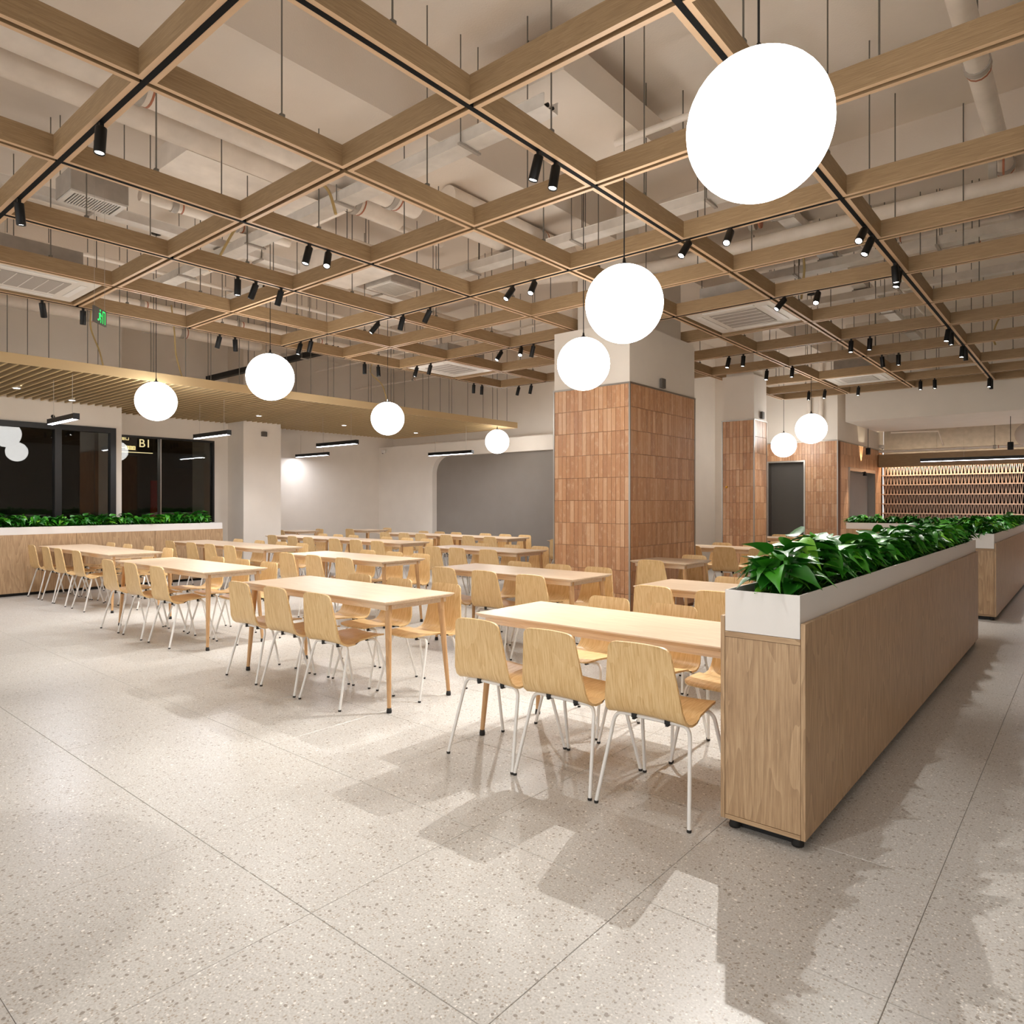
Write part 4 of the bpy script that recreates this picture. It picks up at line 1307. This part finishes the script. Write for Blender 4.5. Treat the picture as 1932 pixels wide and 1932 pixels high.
# x0, x1, y0, y1, table label, short phrase, near-side chairs, far-side chairs (x)
TABLES = [
 (-2.87, -1.254, 3.06, 3.71, 'nearest oak table, its right end hidden by the near planter', 'the nearest table', [-2.56, -2.07, -1.57], [(-2.5, 3.72), (-2.0, 3.68), (-1.505, 3.66)]),
 (-5.48, -3.62, 2.98, 3.64, 'oak table at front centre with three chairs a side', 'the front centre table', [-5.23, -4.68, -4.15], [-4.98, -4.45, -3.87]),
 (-8.60, -6.47, 3.13, 3.80, 'oak table left of the front centre one', 'the front row middle left table', [-8.35, -7.72, -7.08], [-7.87, -7.30, -6.72]),
 (-12.35, -9.60, 3.42, 4.10, 'leftmost oak table against the window planter', 'the leftmost table', [-12.05, -11.42, -10.9, -10.2], [-11.9, -11.25, -10.5, -9.85]),
 (-12.1, -9.1, 5.25, 5.93, 'second-row oak table beside the window planter end', 'the second row far left table', [-11.65, -10.9, -10.3, -9.7], [-11.35, -10.65, -9.98, -9.4]),
 (-8.1, -6.1, 4.98, 5.64, 'oak table right behind the front centre one, under the middle globe', 'the second row middle left table', [-7.75, -7.17, -6.57], [-7.42, -6.87, -6.30]),
 (-5.2, -3.45, 4.90, 5.55, 'oak table just in front of the wide brick pillar', 'the table before the wide pillar', [-4.86, -4.32, -3.78], [-4.72, -4.2, -3.68]),
 (-2.83, -1.30, 4.87, 5.52, 'second-row oak table running behind the near planter', 'the second table beside the near planter', [-2.57, -2.06, -1.55], [-2.35, -1.75]),
 (-12.7, -10.67, 7.4, 8.06, 'third-row oak table nearest the wall pier', 'the third row far left table', [-12.15, -11.45, -10.92], [-11.95, -11.43, -10.92]),
 (-10.63, -8.6, 7.4, 8.06, 'third-row oak table pushed end to end with its left neighbour', 'the third row second table', [-10.15, -9.55, -8.98], [-9.95, -9.38, -8.86]),
 (-7.7, -5.85, 7.05, 7.72, 'third-row oak table left of the wide brick pillar', 'the third row table left of the pillar', [-7.3, -6.8, -6.22], [-7.25, -6.65, -6.1]),
 (-4.08, -3.38, 6.95, 7.60, 'small two-seat oak table tight beside the wide brick pillar', 'the small table beside the pillar', [-3.72], [-3.68]),
 (-11.9, -10.07, 9.6, 10.26, 'back oak table before the left part of the grey opening', 'the back row left table', [-11.45, -10.85, -10.32], [-11.35, -10.84, -10.33]),
 (-10.03, -8.2, 9.6, 10.26, 'back oak table before the middle of the grey opening', 'the back row middle table', [-9.62, -9.02, -8.46], [-9.5, -8.97, -8.45]),
 (-7.4, -5.7, 9.75, 10.4, 'back oak table mostly hidden by the wide brick pillar', 'the back row table behind the pillar', [-7.05], []),
 (-4.92, -3.05, 9.6, 10.26, 'oak table in front of the narrow brick pillar', 'the table before the narrow pillar', [-4.52, -4.01, -3.5], [-4.48, -3.97]),
 (-14.7, -13.9, 8.85, 9.5, 'small oak table against the white wall, left one', 'the small left table at the white wall', [-14.25], [-13.95]),
 (-13.95, -13.15, 10.3, 10.95, 'small oak table against the white wall, right one', 'the small right table at the white wall', [-13.6], [-13.1]),
 (-4.15, -2.35, 11.35, 12.0, 'oak table right of the narrow pillar, half hidden by leaves', 'the table right of the narrow pillar', [-3.85, -3.35], [-3.95, -3.4]),
 (-5.1, -3.3, 13.05, 13.7, 'farthest oak table before the brick-clad wall', 'the farthest table', [-4.85, -4.3], [-4.75, -4.25, -3.75]),
]
for (x0, x1, y0, y1, lab, ph, near, far) in TABLES:
    table(x0, x1, y0, y1, lab)
    for k, x in enumerate(near):
        nm = ('near-side plywood chair of %s, %s from left' % (ph, ORD[k])) if len(near) > 1 else 'near-side plywood chair of %s' % ph
        x = min(max(x, x0+.27), x1-.27)
        chair(x, y0+(.09 if y0 != 3.06 else -.06), 0, nm)
    for k, xx in enumerate(far):
        x, y = xx if isinstance(xx, tuple) else (xx, y1-.08)
        x = min(max(x, x0+.27), x1-.27)
        nm = ('far-side plywood chair of %s, %s from left' % (ph, ORD[k])) if len(far) > 1 else 'far-side plywood chair of %s' % ph
        chair(x, y, PI, nm)

# ---------------------------------------------------------------- planters and their plants
def leaf_mesh(L, W, bend, fold, tip):
    """heart-shaped leaf along +Y, folded on the midrib and drooping"""
    out = [(0, 0, .0), (.18, -.05, .30), (.42, .08, .50), (.50, .32, .48), (.40, .60, .33), (.18, .86, .12), (0, 1.0+tip, 0)]
    v, mid = [], []
    z = lambda yy: -bend*yy*yy
    ys = [.0, .08, .32, .60, .86, 1.0+tip]
    for yy in ys:
        mid.append((0, yy*L, z(yy)*L))
    side = [(.30, -.06), (.50, .14), (.47, .38), (.30, .66), (.11, .88)]
    v = [(0, 0, 0), (0, .3*L, z(.3)*L), (0, .65*L, z(.65)*L), (0, (1+tip)*L, z(1+tip)*L)]
    for s_ in (-1, 1):
        for (a, b_) in side:
            v.append((s_*a*W, b_*L, z(max(b_, 0))*L+fold*abs(a)*W))
    f = [(0, 4, 5), (0, 5, 1), (1, 5, 6), (1, 6, 2), (6, 7, 2), (2, 7, 8), (2, 8, 3), (0, 10, 9), (0, 1, 10), (1, 11, 10), (1, 2, 11), (2, 12, 11), (2, 13, 12), (2, 3, 13)]
    mb = MB().add(v, f, 0, True)
    return mb
LV = [leaf_mesh(.105, .09, .30, .45, .05), leaf_mesh(.105, .09, .5, .35, .08), leaf_mesh(.08, .07, .15, .6, .0), leaf_mesh(.115, .09, .7, .3, .1)]
LVM = [m_.mesh('leaf', M['leaf']) for m_ in LV]
def foliage(cx, cy, z0, rx, ry, n, h, seed, top=.11):
    """leaf placements of one bushy plant"""
    rg = random.Random(seed)
    res = []
    for k in range(n):
        a = rg.random()*2*PI
        rr_ = math.sqrt(rg.random())
        px, py = cx+rx*rr_*math.cos(a), cy+ry*rr_*math.sin(a)
        hh = h*(1-.5*rr_*rr_)*(.15+.85*rg.random())
        yaw = math.atan2(py-cy, px-cx)-PI/2+rg.uniform(-.9, .9)
        pitch = rg.uniform(-.15, 1.0)-.35*rr_
        roll = rg.uniform(-.5, .5)
        s_ = rg.uniform(.75, 1.2)*(1-.15*rr_)
        mt = Matrix.Translation((px, py, z0+hh)) @ Matrix.Rotation(yaw, 4, 'Z') @ Matrix.Rotation(pitch, 4, 'X') @ Matrix.Rotation(roll, 4, 'Y') @ Matrix.Scale(s_, 4)
        v_ = rg.randrange(4)
        ax = 0 if rx < ry else 1                        # keep leaves inside the trough or clear above its rim
        vs_ = [mt @ (Vector(q)*1.14) for q in LV[v_].v]
        out = [q.z for q in vs_ if abs(q[ax]) > .128]
        if out and min(out) < .062:
            up = .062-min(out)
            if up > .13:
                mt = Matrix.Translation((-.6*mt.translation.x, 0, 0) if ax == 0 else (0, -.6*mt.translation.y, 0)) @ mt
                out = [(mt @ (Vector(q)*1.14)) for q in LV[v_].v]
                out = [q.z for q in out if abs(q[ax]) > .128]
                up = max(0, .062-min(out)) if out else 0
            mt = Matrix.Translation((0, 0, up)) @ mt
        res.append((v_, mt))
    return res
def plant(x, y, z, rx, ry, n, h, lab, grp, seed, single=False):
    t = empty('pothos_plant', (x, y, z), lab, 'plant', grp)
    fo = foliage(0, 0, 0, rx, ry, n, h, seed)
    st = MB()
    mb = MB()
    for k, (v_, mt) in enumerate(fo):
        if k % 4 == 0:
            e = mt.translation
            st.tube([(e.x*.3, e.y*.3, -.1), (e.x*.75, e.y*.75, e.z*.5), (e.x, e.y, e.z)], .0025, 4)
        if single:
            o = obj('leaf', LVM[v_], t)
            o.matrix_local = mt @ Matrix.Scale(1.14, 4)
        else:
            mb.add([mt @ Vector(p) for p in LV[v_].v], LV[v_].f, 0, True)
    obj('stems', st.mesh('stems', M['stem']), t)
    if not single:
        obj('foliage', mb.mesh('foliage', M['leaf']), t)['kind'] = 'stuff'
    return t

def planter(x0, x1, y0, y1, ax, joints, lab, ends=True):
    """long cabinet: oak side panels, end panels with rails, white trough, black feet"""
    t = empty('planter_cabinet', ((x0+x1)/2, (y0+y1)/2, 0), lab, 'planter', 'wood-fronted planter cabinets')
    ox, oy = (x0+x1)/2, (y0+y1)/2
    HT, HS = 1.04, .925
    th = .018
    gap = .0025
    if ax == 'y':
        bx = lambda u0, u1, w0, w1, z0, z1: MB().box(w0-ox, w1-ox, u0-oy, u1-oy, z0, z1)
        a0, a1, w0, w1 = y0, y1, x0, x1
    else:
        bx = lambda u0, u1, w0, w1, z0, z1: MB().box(u0-ox, u1-ox, w0-oy, w1-oy, z0, z1)
        a0, a1, w0, w1 = x0, x1, y0, y1
    for s0, s1 in zip(joints[:-1], joints[1:]):
        obj('panel', bx(s0+gap, s1-gap, w0, w0+th, .045, HS).mesh('panel', M['panel']), t)
        obj('panel', bx(s0+gap, s1-gap, w1-th, w1, .045, HS).mesh('panel', M['panel']), t)
    for e0, e1 in ((a0+.004, a0+.022), (a1-.022, a1-.004)):
        obj('end_panel', bx(e0, e1, w0+th+.002, w1-th-.002, .065, .835).mesh('end_panel', M['panel']), t)
        obj('end_rail', bx(e0-.002, e1, w0+th+.002, w1-th-.002, .837, .86).mesh('end_rail', M['panelrail']), t)
        obj('end_rail', bx(e0-.002, e1, w0+th+.002, w1-th-.002, .045, .063).mesh('end_rail', M['panelrail']), t)
    obj('carcass', bx(a0+.03, a1-.03, w0+th+.004, w1-th-.004, .05, .84).mesh('carcass', M['darker']), t)
    obj('plinth', bx(a0+.06, a1-.03, w0+.05, w1-.05, .0, .048).mesh('plinth', M['black']), t)
    # white steel trough, open on top
    i0, i1 = w0+th+.003, w1-th-.003
    tr = bx(a0+.002, a1-.002, i0, i0+.006, .862, HT)
    for q in (bx(a0+.002, a1-.002, i1-.006, i1, .862, HT), bx(a0+.002, a0+.008, i0+.006, i1-.006, .862, HT), bx(a1-.008, a1-.002, i0+.006, i1-.006, .862, HT), bx(a0+.008, a1-.008, i0+.006, i1-.006, .862, .88)):
        tr.add(q.v, q.f)
    obj('trough', tr.mesh('trough', M['white']), t)
    obj('soil', bx(a0+.01, a1-.01, i0+.007, i1-.007, .95, .99).mesh('soil', M['soil']), t)
    for s_ in (a0+.05, a1-.05):
        for w_ in (w0+.045, w1-.045):
            c_ = (w_-ox, s_-oy) if ax == 'y' else (s_-ox, w_-oy)
            obj('foot', MB().lathe([(0, 0), (.024, 0), (.026, .01), (.02, .03), (.02, .05), (0, .05)], (c_[0], c_[1], 0), 12).mesh('foot', M['rubber']), t)
    return t
planter(-1.25, -.893, 2.90, 8.36, 'y', [2.90, 3.44, 5.39, 6.56, 7.70, 8.36], 'nearest oak planter cabinet with a white trough, at lower right')
planter(-1.255, -.895, 10.05, 15.2, 'y', [10.05, 11.25, 12.45, 13.65, 15.2], 'second oak planter cabinet in line behind the nearest one')
planter(-3.55, -1.27, 13.9, 14.26, 'x', [-3.55, -2.4, -1.27], 'oak planter cabinet set crosswise before the brick-clad wall')
planter(-12.79, -12.45, -3.3, 6.40, 'y', [-3.3, -2.1, -.9, .3, 1.53, 2.76, 3.97, 5.18, 6.40], 'long oak planter cabinet with white trough below the dark windows')
seed = 0
y = 3.13
k = 0
while y < 8.3:
    seed += 1
    lab = 'glossy green pothos, %s plant of the nearest planter from the front end' % ORD[k] if k < 12 else 'glossy green pothos towards the far end of the nearest planter'
    plant(-1.075+rnd.uniform(-.01, .01), y, .99, .108, .17, 125 if k > 3 else 86, (.26 if k < 3 else .215)+rnd.uniform(-.03, .05), lab, 'pothos plants of the nearest planter', seed, k < 4)
    y += .29
    k += 1
def row(pts, z, rx, ry, n, h, lab, grp):
    global seed
    for (x, y) in pts:
        seed += 1
        plant(x, y, z, rx, ry, n, h*rnd.uniform(.85, 1.2), lab, grp, seed)
row([(-1.075, 10.25+.31*k) for k in range(16)], .99, .13, .18, 110, .2, 'bushy pothos plant in the row filling the second planter', 'pothos plants of the second planter')
row([(-3.38+.3*k, 14.08) for k in range(8)], .99, .18, .13, 100, .15, 'dark pothos plant in the row filling the crosswise planter', 'pothos plants of the crosswise planter')
row([(-12.62, 2.3+.31*k) for k in range(13)], .99, .11, .18, 110, .24, 'bushy pothos plant in the row below the dark windows', 'pothos plants of the window planter')
